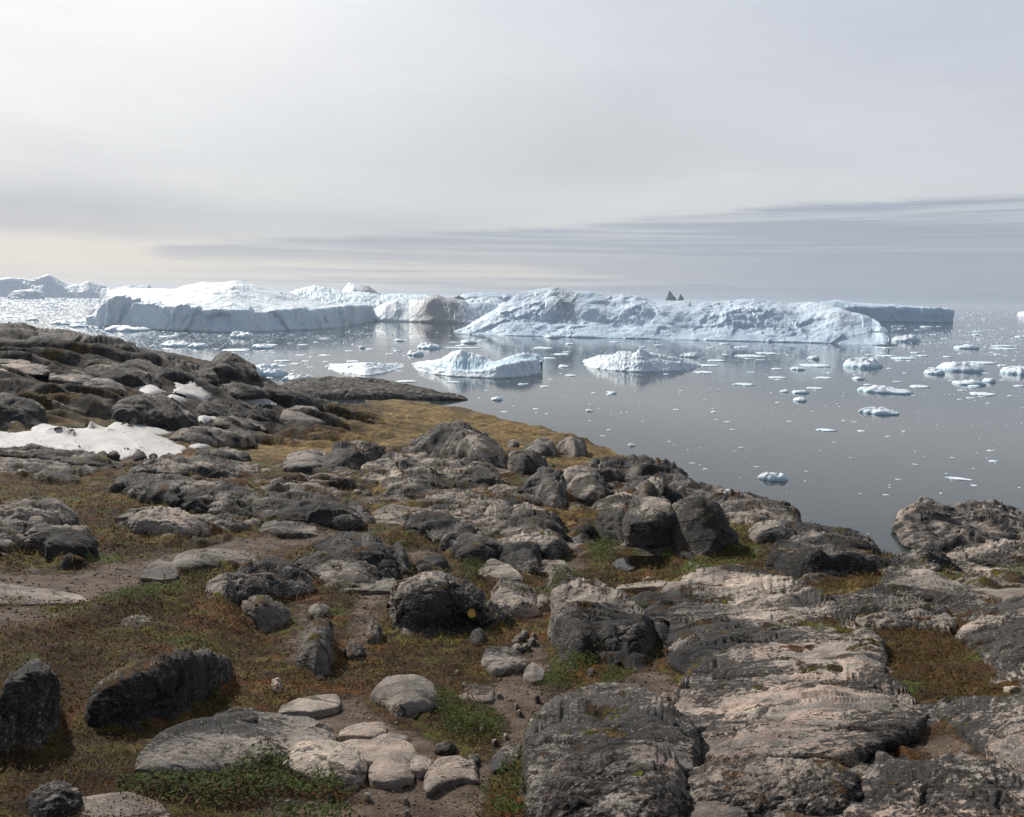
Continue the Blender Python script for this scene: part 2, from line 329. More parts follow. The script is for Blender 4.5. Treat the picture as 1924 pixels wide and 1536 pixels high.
# ================================================================== materials
def new_mat(name):
    m = bpy.data.materials.new(name); m.use_nodes = True; m.node_tree.nodes.clear(); t = NT(m.node_tree)
    out = t.n('ShaderNodeOutputMaterial'); b = t.n('ShaderNodeBsdfPrincipled'); t.t.links.new(b.outputs[0], out.inputs[0])
    return m, t, b
def rock_nodes(t, pos, lichen=.5, pink=.2, pale=.3, tone=1.0):
    """speckled gneiss: returns colour and height sockets"""
    lv = t.n('ShaderNodeVectorRotate', dict(rotation_type='EULER_XYZ')); t.set(lv.inputs['Vector'], pos); lv.inputs['Rotation'].default_value = (.35, .25, .4)
    band = t.noise(t.vmul(lv.outputs[0], (.5, 1.6, 5.0)), 1.5, 7, .65, .6)
    big = t.noise(pos, .55, 3, .5)
    mid_ = t.noise(pos, 2.6, 6, .65, .2)
    sp = t.noise(t.vmul(lv.outputs[0], (.7, 1.0, 1.6)), 19.0, 5, .75)
    fine = t.noise(pos, 62.0, 4, .75)
    k = tone * .96
    c = t.mix(t.ss(band, .40, .60), (.185 * k, .168 * k, .152 * k), (.37 * k, .325 * k, .28 * k))
    c = t.mix(t.m('MULTIPLY', t.ss(t.m('ADD', mid_, t.m('MULTIPLY', band, .35)), .58, .74), pink), c, (.46 * k, .315 * k, .255 * k))
    c = t.mix(t.m('MULTIPLY', t.ss(fine, .52, .62), .6 * pale + .2), c, (.60 * k, .54 * k, .47 * k))
    c = t.mul(c, t.ramp(fine, [(.36, (.62, .62, .63)), (.52, (1, 1, 1))]))
    # black lichen: a dense pepper gathered in ragged colonies
    lm = t.m('ADD', t.m('MULTIPLY', mid_, .40), t.m('MULTIPLY', sp, .75)); lm = t.m('ADD', lm, t.m('MULTIPLY', t.m('SUBTRACT', big, .5), .95))
    lm = t.m('ADD', lm, t.m('MULTIPLY', t.m('SUBTRACT', band, .5), .35))
    th = .715 - .26 * lichen
    blk = t.ss(lm, th - .03, th + .04)
    c = t.mix(t.m('MULTIPLY', blk, .94), c, t.mix(t.ss(fine, .42, .6), (.012, .0125, .0135), (.05, .049, .048)))
    c = t.mul(c, t.ramp(t.noise(pos, .33, 8, .7), [(.38, (.40, .40, .42)), (.5, (.95, .95, .95)), (.62, (1.50, 1.46, 1.40))]))
    vo = t.n('ShaderNodeTexVoronoi', None, Vector=pos, Scale=21.0)
    ring = t.m('MULTIPLY', t.ss(vo.outputs[0], .34, .18), t.ss(mid_, .50, .58))
    c = t.mix(t.m('MULTIPLY', ring, .32), c, (.36 * k, .37 * k, .34 * k))
    h = t.m('ADD', t.m('MULTIPLY', mid_, .5), t.m('MULTIPLY', sp, .34)); h = t.m('ADD', h, t.m('MULTIPLY', band, .7)); h = t.m('ADD', h, t.m('MULTIPLY', fine, .12))
    cr = t.n('ShaderNodeTexVoronoi', dict(feature='DISTANCE_TO_EDGE'), Vector=t.vmul(lv.outputs[0], (.35, .9, 1.5)), Scale=.8)
    ck = t.ss(t.m('ADD', cr.outputs[0], t.m('MULTIPLY', t.m('SUBTRACT', mid_, .5), .25)), .0, .018)
    c = t.mul(c, t.mix(ck, (.35, .33, .31), (1, 1, 1)))
    h = t.m('ADD', h, t.m('MULTIPLY', ck, .3))
    return c, h
def bump(t, b, h, strength, dist):
    n = t.n('ShaderNodeBump', None, Strength=strength, Distance=dist, Height=h); t.t.links.new(n.outputs[0], b.inputs['Normal'])
def heath_colors(t, pos):
    a = t.noise(pos, .8, 4, .6, .3); b_ = t.noise(pos, 3.2, 5, .65, .3); c_ = t.noise(pos, 26, 5, .75); e = t.noise(pos, 80, 3, .7)
    c = t.mix(t.ss(b_, .38, .62), (.040, .024, .009), (.115, .068, .022))
    c = t.mix(t.ss(a, .50, .64), c, t.mix(t.ss(b_, .4, .65), (.150, .058, .012), (.070, .028, .009)))
    c = t.mix(t.ss(t.m('ADD', t.m('MULTIPLY', a, -.6), b_), .22, .34), c, (.100, .100, .014))
    c = t.mul(c, t.ramp(c_, [(.34, (.22, .22, .22)), (.52, (.95, .95, .95)), (.70, (2.3, 2.2, 1.9))]))
    c = t.mul(c, t.ramp(t.noise(pos, .42, 6, .66, .4), [(.38, (.42, .38, .36)), (.48, (.85, .82, .80)), (.60, (1.35, 1.32, 1.25))]))
    h = t.m('ADD', t.m('MULTIPLY', b_, .5), t.m('ADD', t.m('MULTIPLY', c_, .6), t.m('MULTIPLY', e, .2)))
    return c, h, c_, b_, e
def rock_mat(name, moss=.0, **kw):
    m, t, b = new_mat(name); geo = t.n('ShaderNodeNewGeometry'); pos = geo.outputs['Position']
    c, h = rock_nodes(t, pos, **kw); rnd = t.n('ShaderNodeObjectInfo').outputs['Random']
    c = t.mul(c, t.ramp(rnd, [(0, (.80, .80, .81)), (1, (1.15, 1.13, 1.1))]))
    nz = t.n('ShaderNodeSeparateXYZ', None, Vector=geo.outputs['Normal']).outputs[2]
    foot = t.n('ShaderNodeSeparateColor', None, Color=t.n('ShaderNodeVertexColor', dict(layer_name='foot')).outputs[0]).outputs[0]
    hc, hh, *_ = heath_colors(t, pos)
    q = t.m('ADD', t.m('MULTIPLY', t.noise(pos, 1.9, 7, .68, .3), 1.0), t.m('MULTIPLY', t.m('SUBTRACT', nz, .8), .25 if moss < .09 else .5))
    mm = t.ss(t.m('ADD', q, t.m('MULTIPLY', foot, .26)), .64 - moss, .69 - moss)
    c = t.mix(mm, c, hc); h = t.mix(mm, h, t.m('ADD', t.m('MULTIPLY', hh, 1.5), .6))
    t.set(b.inputs['Base Color'], c); b.inputs['Roughness'].default_value = .85; b.inputs['Specular IOR Level'].default_value = .2
    bump(t, b, h, 1.0, .05); return m
M = {}
M['lichen'] = rock_mat('lichened_gneiss', lichen=.60, pink=.22, pale=.6, moss=.055)
M['dark'] = rock_mat('black_lichened_gneiss', lichen=.88, pink=.08, pale=.5, moss=.055)
M['pink'] = rock_mat('pink_gneiss', lichen=.50, pink=.55, pale=.6)
M['smooth'] = rock_mat('grey_polished_gneiss', lichen=.36, pink=.12, pale=.55, tone=.80, moss=-.03)
M['tan'] = rock_mat('tan_worn_gneiss', lichen=-.05, pink=.3, pale=.5, tone=.72, moss=-.05)
M['blue'] = rock_mat('blue_grey_gneiss', lichen=.5, pink=.0, pale=.4, tone=.62, moss=.10)
# the ground mixes bedrock, soil, heath, dry grass and green turf by painted zones
m, t, b = new_mat('ground_cover'); pos = t.n('ShaderNodeNewGeometry').outputs['Position']
za = t.n('ShaderNodeVertexColor', dict(layer_name='zone_a')).outputs[0]; zb = t.n('ShaderNodeVertexColor', dict(layer_name='zone_b')).outputs[0]
sa = t.n('ShaderNodeSeparateColor', None, Color=za); sb = t.n('ShaderNodeSeparateColor', None, Color=zb)
rc, rh = rock_nodes(t, pos, lichen=.66, pink=.25, pale=.5); rc = t.mul(rc, t.mix(sb.outputs[2], (1, 1, 1), (.44, .42, .41)))
hc, hh, cc, bb, ee = heath_colors(t, pos)
rag = t.m('MULTIPLY', t.m('SUBTRACT', t.m('ADD', t.m('MULTIPLY', t.noise(pos, 2.3, 9, .72), .6), t.m('MULTIPLY', t.noise(pos, .45, 5, .6), .4)), .5), 3.0)
def edge(w_, k=1.0): return t.ss(t.m('ADD', w_, t.m('MULTIPLY', rag, k)), .42, .58)
gold = t.mul(t.mix(t.ss(bb, .35, .65), (.14, .092, .032), (.27, .185, .070)), t.ramp(cc, [(.34, (.5, .5, .46)), (.68, (1.45, 1.45, 1.4))]))
green = t.mul(t.mix(t.ss(bb, .35, .65), (.05, .07, .012), (.10, .12, .022)), t.ramp(cc, [(.3, (.4, .4, .4)), (.72, (1.6, 1.6, 1.6))]))
soil = t.mul(t.mix(t.ss(t.noise(pos, 2.5, 5, .6), .35, .65), (.066, .043, .031), (.135, .098, .072)), t.ramp(t.noise(pos, 34, 6, .8), [(.36, (.45, .44, .43)), (.5, (.95, .95, .95)), (.62, (1.5, 1.47, 1.42)), (.70, (2.6, 2.5, 2.4))]))
rust = t.mul(t.mix(t.ss(bb, .4, .6), (.060, .027, .009), (.080, .050, .013)), t.ramp(cc, [(.34, (.25, .25, .25)), (.70, (1.8, 1.8, 1.8))]))
c = hc
c = t.mix(edge(sb.outputs[1], .9), c, rust)
gold = t.mul(gold, t.ramp(t.noise(pos, 1.1, 6, .7), [(.40, (.42, .40, .34)), (.5, (.95, .95, .95)), (.60, (1.35, 1.3, 1.2))]))
gold = t.mul(gold, t.ramp(t.noise(t.vmul(pos, (1, .6, 1)), .17, 7, .68, .5), [(.40, (.50, .48, .44)), (.50, (.85, .85, .82)), (.60, (1.2, 1.15, 1.1))]))
c = t.mix(edge(sa.outputs[2], .8), c, gold)
c = t.mix(edge(sb.outputs[0], .9), c, green)
se = edge(sa.outputs[1], .7); c = t.mix(se, c, soil)
re = edge(sa.outputs[0], .9); c = t.mix(re, c, rc)
t.set(b.inputs['Base Color'], c); b.inputs['Roughness'].default_value = .9; b.inputs['Specular IOR Level'].default_value = .2
hs = t.mix(re, t.mix(se, t.m('MULTIPLY', hh, 1.6), t.m('MULTIPLY', t.noise(pos, 22, 6, .7), .5)), rh)
bp = t.n('ShaderNodeBump', None, Strength=t.m('MULTIPLY', sb.outputs[2], .9), Distance=.45, Height=t.noise(t.vmul(pos, (.7, 1.6, 2.6)), .9, 9, .74, .3))
b2 = t.n('ShaderNodeBump', None, Strength=.9, Distance=.06, Height=hs, Normal=bp.outputs[0]); t.t.links.new(b2.outputs[0], b.inputs['Normal']); M['ground'] = m
m, t, b = new_mat('heath_turf'); pos = t.n('ShaderNodeNewGeometry').outputs['Position']
hc, hh, cc, bb, ee = heath_colors(t, pos); t.set(b.inputs['Base Color'], hc); b.inputs['Roughness'].default_value = .95; b.inputs['Specular IOR Level'].default_value = .1
bump(t, b, hh, 1, .10); M['heath'] = m
# glacier ice: snow white, blue where bare and as painted shade on cliffs and crevices, grey where silty (painted per berg)
def ice_mat(name, bumpk=1.0, scale=1.0, tone=(1, 1, 1)):
    m, t, b = new_mat(name); pos = t.n('ShaderNodeNewGeometry').outputs['Position']
    at = t.n('ShaderNodeSeparateColor', None, Color=t.n('ShaderNodeVertexColor', dict(layer_name='ice')).outputs[0])
    n_ = t.noise(t.vmul(pos, (1, 1, .35)), .10 * scale, 7, .62, .3); f_ = t.noise(pos, .5 * scale, 6, .65); v_ = t.noise(t.vmul(pos, (1, 1, .08)), .22 * scale, 6, .65)
    c = t.mix(t.ss(n_, .42, .66), (.83, .885, .93), (.70, .81, .90))
    c = t.mix(t.m('MULTIPLY', at.outputs[0], t.ss(f_, .2, .7, .5, 1.0)), c, (.40, .66, .80))
    dm = t.ss(t.m('ADD', at.outputs[1], t.m('MULTIPLY', t.m('SUBTRACT', t.m('ADD', v_, f_), 1.0), 1.1)), .35, .85)
    c = t.mix(t.m('MULTIPLY', dm, .75), c, (.25, .245, .235))
    c = t.mul(c, tone); t.set(b.inputs['Base Color'], c); b.inputs['Roughness'].default_value = .55; b.inputs['Specular IOR Level'].default_value = .3
    h = t.m('ADD', t.m('MULTIPLY', n_, 1.2), t.m('ADD', t.m('MULTIPLY', f_, .35), t.m('MULTIPLY', v_, .7)))
    bump(t, b, t.m('MULTIPLY', h, t.ss(t.noise(pos, .03 * scale, 3, .5), .4, .6, .25, 1.1)), .6, 2.6 / scale * bumpk); return m
M['ice'] = ice_mat('glacier_ice', .8); M['shaded_ice'] = ice_mat('shade_tinted_glacier_ice', .7, 1.0, (.86, .92, .97)); M['dirty_ice'] = ice_mat('dark_dirty_ice', .7, 1.0, (.33, .34, .35)); M['brash'] = ice_mat('brash_ice_crumbs', .6, 4.0, (.74, .79, .84)); M['floe'] = ice_mat('floe_ice', .6, 4.0); M['hazed_ice'] = ice_mat('haze_tinted_glacier_ice', 2.2, .45, (.58, .68, .79))
m, t, b = new_mat('snow'); pos = t.n('ShaderNodeNewGeometry').outputs['Position']
s1 = t.noise(pos, .35, 8, .7); s2 = t.noise(t.vmul(pos, (1, 2.5, 1)), 3, 8, .75)
t.set(b.inputs['Base Color'], t.mul(t.mix(t.ss(s1, .3, .7), (.53, .51, .50), (.43, .405, .39)), t.ramp(s2, [(.36, (.55, .52, .49)), (.47, (1, 1, 1))])))
b.inputs['Roughness'].default_value = .6; bump(t, b, s2, .8, .16); M['snow'] = m
# sea
m, t, b = new_mat('sea_water'); pos = t.n('ShaderNodeNewGeometry').outputs['Position']
w1 = t.noise(t.vmul(pos, (1, .55, 1)), .9, 5, .6); w2 = t.noise(t.vmul(pos, (1, .4, 1)), .055, 5, .6); w3 = t.noise(pos, .008, 4, .6, .5)
b.inputs['Base Color'].default_value = (.034, .044, .046, 1); b.inputs['IOR'].default_value = 1.34
t.set(b.inputs['Roughness'], t.ss(w3, .35, .65, .03, .09))
b.inputs['Specular IOR Level'].default_value = .5
h = t.m('ADD', t.m('MULTIPLY', w1, .10), t.m('MULTIPLY', w2, .35))
h = t.m('MULTIPLY', h, t.ss(t.noise(t.vmul(pos, (.5, 1, 1)), .006, 5, .6, .8), .35, .65, .35, 1.3)); bump(t, b, h, .26, 1.0); M['sea'] = m
m, t, b = new_mat('pool_water'); pos = t.n('ShaderNodeNewGeometry').outputs['Position']
b.inputs['Base Color'].default_value = (.008, .007, .005, 1); b.inputs['Roughness'].default_value = .04; bump(t, b, t.noise(pos, 5, 3, .5), .05, .02); M['pool'] = m
m, t, b = new_mat('yellow_paint'); pos = t.n('ShaderNodeNewGeometry').outputs['Position']
t.set(b.inputs['Base Color'], t.mix(t.ss(t.noise(pos, 60, 5, .7), .45, .6), (.62, .36, .06), (.45, .27, .07))); b.inputs['Roughness'].default_value = .7; M['paint'] = m
def leaf_mat(name, c1, c2, c3):
    m, t, b = new_mat(name); at = t.n('ShaderNodeVertexColor', dict(layer_name='tint')).outputs[0]; s_ = t.n('ShaderNodeSeparateColor', None, Color=at)
    c = t.mix(s_.outputs[0], c1, c2); c = t.mix(s_.outputs[1], c, c3); t.set(b.inputs['Base Color'], c); b.inputs['Roughness'].default_value = .75
    b.inputs['Specular IOR Level'].default_value = .2; tr = t.n('ShaderNodeBsdfTranslucent', None, Color=c); ms = t.n('ShaderNodeMixShader'); ms.inputs[0].default_value = .5
    t.t.links.new(b.outputs[0], ms.inputs[1]); t.t.links.new(tr.outputs[0], ms.inputs[2])
    t.t.links.new(ms.outputs[0], [n for n in t.t.nodes if n.type == 'OUTPUT_MATERIAL'][0].inputs[0]); return m
M['leaf'] = leaf_mat('dwarf_willow_leaf', (.045, .075, .014), (.13, .18, .03), (.10, .055, .02))
M['blade'] = leaf_mat('dry_grass_blade', (.10, .07, .03), (.26, .20, .09), (.07, .09, .02))
M['rustleaf'] = leaf_mat('heath_sprig', (.060, .036, .014), (.13, .064, .020), (.075, .085, .016))
m, t, b = new_mat('twig_bark'); b.inputs['Base Color'].default_value = (.10, .08, .065, 1); b.inputs['Roughness'].default_value = .9; M['twig'] = m
# ================================================================== lofted rock bodies
def resamp(pts, u):
    p = np.array(pts, float); return np.interp(u, p[:, 0], p[:, 1])
def smooth1(x, k):
    if k < 1: return x
    ker = np.hanning(2 * k + 3)[1:-1]; ker /= ker.sum(); return np.convolve(np.pad(x, k, mode='edge'), ker, 'valid')[:len(x)]
grk = np.zeros_like(gz)      # bedrock showing around the outcrops
def ledges(a, l, K, slope, seed, warp=.5, st=.22):
    """outcropping strata: long steps that face the shore side, about -.5..+.5"""
    q = K * (l + slope * a) + warp * fbm(a * K * .5, l * K * .35, oct=3, seed=seed) * 1.6; f_ = q - np.floor(q)
    s_ = np.minimum(f_ / st, (1 - f_) / (1 - st)); s_ = s_ * s_ * (3 - 2 * s_); i_ = np.floor(q)
    am = .35 + .65 * sstep(pnoise(a * K * .45, l * K * .3, None, seed + 5), -.5, .5)
    return (s_ - .5) * am
def raise_ground(ab, rb, zb, at, rt, zt, dp, h, keep=True):
    """the land stands level with the rock's top behind it and sinks back slowly: ledges, not loose lumps"""
    a_lo, a_hi = ab.min(), ab.max(); ia = np.where((GA > a_lo) & (GA < a_hi))[0]
    if not len(ia): return
    o_ = np.argsort(at); A_i = GA[ia]; ii = lambda q: np.interp(A_i, at[o_], q[o_])[:, None]
    RB, ZB, RT, ZT, DP = ii(rb), ii(zb), ii(rt), ii(zt), ii(dp); H_ = ii(h); s_ = DP * np.interp(RT, [9, 20], [.78, 1.03])
    rr = np.exp(GL)[None]; fr = np.clip((rr - RB) / np.maximum(RT - RB, .03), 0, 1)
    zc = np.where(rr < RT, ZB + (ZT - ZB - H_) * fr + H_ * .72 * fr - .22 * H_ - .015, ZT - .14 * H_ - .01 - (rr - RT) * s_)
    zc = np.where((rr > RB + .02) & (H_ > .02), zc, -99); nr = ia[:, None]
    zc = np.where(rr > np.interp(A_i, EDGE_A, EDGE_R)[:, None] * .97, -99, zc)
    delta = np.maximum(zc - gz[ia], 0) * (1 - .999 * sstep((rr - RT) / np.maximum(H_, .05), 2.0, 7.0))
    ker = np.array([1, 2, 3, 2, 1.]) / 9; dp_ = np.pad(delta, ((2, 2), (0, 0)))
    gz[ia] += sum(ker[k] * dp_[k:k + len(ia)] for k in range(5))
    if not keep: return
    hn = sstep(H_, .03, .15); q_ = np.where(rr > RT, 1 - sstep((rr - RT) / np.maximum(H_, .05), .8, 3.2), np.where(rr > RB, 1.0, 1 - sstep((RB - rr) / np.maximum(H_, .05), .0, 1.0))) * hn
    dq = np.pad(q_, ((2, 2), (0, 0))); grk[ia] = np.maximum(grk[ia], sum(ker[k] * dq[k:k + len(ia)] for k in range(5)))
def rock(name, label, top, bot, phi=.55, n=2.3, mat='lichen', seed=0, rough=1.0, cat='rock', group=None, parent=None, r_at=None, back=1.0, res=1.0, base_drop=.35, facet=.65, crack=1.0, terrace=True, build=True, fmul=1.0):
    u0 = min(top[0][0], bot[0][0]); u1 = max(top[-1][0], bot[-1][0]); wpx = u1 - u0
    nc = int(np.clip(wpx / 1.6 * res, 22, 300))
    e = np.linspace(0, math.pi, nc); s = .5 * (1 - np.cos(e)) * .45 + np.linspace(0, 1, nc) * .55; u = u0 + s * wpx
    vt, vb = resamp(top, u), resamp(bot, u); k = max(1, nc // 26); vt = smooth1(vt, k); vb = smooth1(vb, k)
    vb = np.maximum(vb, vt + .4); hp = vb - vt
    endt = np.clip(np.minimum(s, 1 - s) / (.035 if n > 2.9 else .07), 0, 1) ** .5
    mdl = (vt + vb) / 2; vt = mdl - (mdl - vt) * endt; vb = mdl + (vb - mdl) * endt; hp = vb - vt
    ab, rb, zb = hit(u, np.minimum(vb, 1700)); rb = smooth1(rb, max(2, nc // 10))
    if r_at == 'sea': rb = CAMZ / -ray(u, vb)[1]; rb = smooth1(rb, nc // 12)
    elif r_at: rb = np.full(nc, float(r_at))
    _, tb = ray(u, vb); at, tt = ray(u, vt)
    zb = CAMZ + rb * tb; vb_lift = .004 * rb
    h = phi * hp * rb / F
    zt = zb + h; rt = (zt - CAMZ) / np.minimum(tt, -.004)
    if not r_at:      # the top follows the falling ground behind the rock's foot
        _, rg_, _z = hit(u, vt, h); rg_ = smooth1(np.minimum(np.maximum(rg_, rt), rb * 1.9 + .2), max(1, nc // 14)); kf = np.clip(1.25 - phi * 1.3, .25, 1); rt = np.maximum(rt, rt + (rg_ - rt) * kf)
    dep = np.clip(rt - rb, 0, None); cap = 2.6 * wpx * rb.mean() / F
    dep = smooth1(np.minimum(dep, cap + 0 * dep), 2) + .015 * rb.mean() * endt; rt = rb + dep; zt = CAMZ + rt * tt; h = np.maximum(np.clip(zt - g0(at, rt), h, 1.7 * h) if not r_at else zt - zb, .02) * (endt * .9 + .1)
    if terrace: raise_ground(ab, rb, zb, at, rt, zt, -tt, h, build)
    if not build: return
    hh_ = h; size = min(wpx * rb.mean() / F, 1.6 * float(hh_.max() + .3 * dep.max()))
    nf = int(np.clip(hp.max() / 1.25 * res, 8, 150)); rows = []
    gx = lambda a, r, z: np.stack([r * np.sin(a), r * np.cos(a), z], -1)
    ds = base_drop * (.25 + hh_)
    rows.append(gx(ab, rb + .02 * size, zb - ds)); rows.append(gx(ab, rb - .005 * size, zb - ds * .45))
    for j in range(nf + 1):
        x = j / nf * math.pi / 2; fr = 1 - math.cos(x) ** (2 / n); fz = math.sin(x) ** (2 / n)
        rows.append(gx(ab + (at - ab) * fr, rb + (rt - rb) * fr, zb + (zt - h - zb) * fr + h * fz))
    lb = back * (.9 * hh_ + .35 * dep + .05 * size)
    for j in range(1, 11):
        x = j / 10 * math.pi / 2; zf = 1 - math.cos(x) ** .9; rf = math.sin(x) ** .9
        r_ = rt + lb * rf; g_ = np.minimum(g0(at, r_), zt) - ds
        rows.append(gx(at, r_, zt - (zt - g_) * zf))
    V = np.stack(rows, 1); V[..., 2] += (vb_lift * endt)[:, None] * .6
    N = grid_normals(V); sgn = np.sign((N[..., 2]).mean()) or 1; N = N * sgn
    x, y, z = (V[..., i] for i in range(3)); sd_ = 100 + seed * 7
    f = size
    dsp = .075 * fbm(x / f * 1.5 + seed, y / f * 1.5, z / f * 1.5, oct=2, seed=sd_)
    ca_, sa_ = math.cos(.45), math.sin(.45); sx2, sy2 = x * ca_ - y * sa_, x * sa_ + y * ca_
    dsp += .022 * fbm(sx2 / f * 1.8, sy2 / f * 4 + seed, z / f * 4.5, oct=4, seed=sd_ + 3, ridged=True)
    dsp += .012 * fbm(x / f * 9, y / f * 9, z / f * 9, oct=3, seed=sd_ + 5, gain=.6)
    dsp += fmul * .040 * facets(sx2 / f * 1.7 + seed, sy2 / f * 3.0, z / f * 3.2, seed=sd_ + 21) + fmul * .018 * facets(sx2 / f * 4.5, sy2 / f * 8.5, z / f * 9, seed=sd_ + 22)
    lz = (z + .25 * sx2 * .5) / f * 4.2 + .8 * fbm(x / f * 1.3, y / f * 1.3, oct=2, seed=sd_ + 23); lf_ = lz - np.floor(lz); dsp += fmul * .020 * np.minimum(lf_ / .8, (1 - lf_) / .2)
    dsp = dsp * f * rough
    pa2, pr2 = np.arctan2(x, y), np.hypot(x, y); pl2 = np.log(pr2) - .55 * (z - zb[:, None]) / pr2; q10 = pr2 / 10 * min(rough, 1.0) * fmul * np.clip(f / (pr2 * .06), .35, 1)
    dsp += q10 * (.085 * ledges(pa2, pl2, 15, .8, 301, .5, .42) + .012 * ledges(pa2, pl2, 27, .8, 302, .5, .5) + .030 * facets(pa2 * 9, pl2 * 24 + pa2 * 19, z / pr2 * 20, seed=303) + .009 * facets(pa2 * 26, pl2 * 60, z / pr2 * 50, seed=304) + (.010 if phi > .3 else .004) * fbm(pa2 * 40, pl2 * 70, z / pr2 * 60, oct=2, seed=305, ridged=True))
    cr = 1 - 2 * np.abs(pnoise(sx2 / f * 1.1 + 3, sy2 / f * 2.0, z / f * 2.0, sd_ + 9)); dsp -= rough * crack * .035 * f * sstep(cr, .93, 1.0)
    wgt = (endt[:, None] * .8 + .2) * np.concatenate([[.3, .6], np.ones(nf + 1), np.linspace(1, .4, 10)])[None]
    V = V + N * (dsp * wgt)[..., None]
    if facet:
        rf_ = np.random.default_rng(seed + 5000); lo_, hi_ = V.reshape(-1, 3).min(0), V.reshape(-1, 3).max(0); c_ = (lo_ + hi_) / 2; hf = np.maximum((hi_ - lo_) / 2, .02); q_ = (V - c_) / hf
        top0 = q_.reshape(-1, 3).copy(); fk = facet * float(np.clip((phi - .1) * 1.6, .15, 1))
        for _ in range(9):
            nn = rf_.normal(size=3); nn[2] = abs(nn[2]) * .7; nn /= np.linalg.norm(nn); o_ = rf_.uniform(.68, .92)
            ov = np.maximum(q_ @ nn + .04 * fbm(q_[..., 0] * 3, q_[..., 1] * 3, q_[..., 2] * 3, oct=2, seed=seed) - o_, 0); q_ = q_ - nn * (ov * fk)[..., None]
        q1 = q_.reshape(-1, 3); q_[..., 0] = np.where(q_[..., 0] > 0, q_[..., 0] / max(q1[:, 0].max(), .5), q_[..., 0] / max(-q1[:, 0].min(), .5)); q_[..., 2] = np.where(q_[..., 2] > 0, q_[..., 2] / max(q1[:, 2].max(), .5), q_[..., 2])
        V = c_ + q_ * hf
    rv_ = np.hypot(V[..., 0], V[..., 1]); lf2 = np.clip((rv_ - rb[:, None]) / np.maximum(rt - rb, .05)[:, None], 0, 1); ft = np.clip(1 - (V[..., 2] - zb[:, None] - (zt - h - zb)[:, None] * lf2) / (hh_[:, None] * .30 + .02), 0, 1)
    o = mesh_grid(name, V, mat=M[mat], attrs={'foot': np.repeat(ft.reshape(-1, 1), 3, 1)})
    recenter(o)
    if parent: o.parent = parent
    else: tag(o, label, cat, group)
    return o
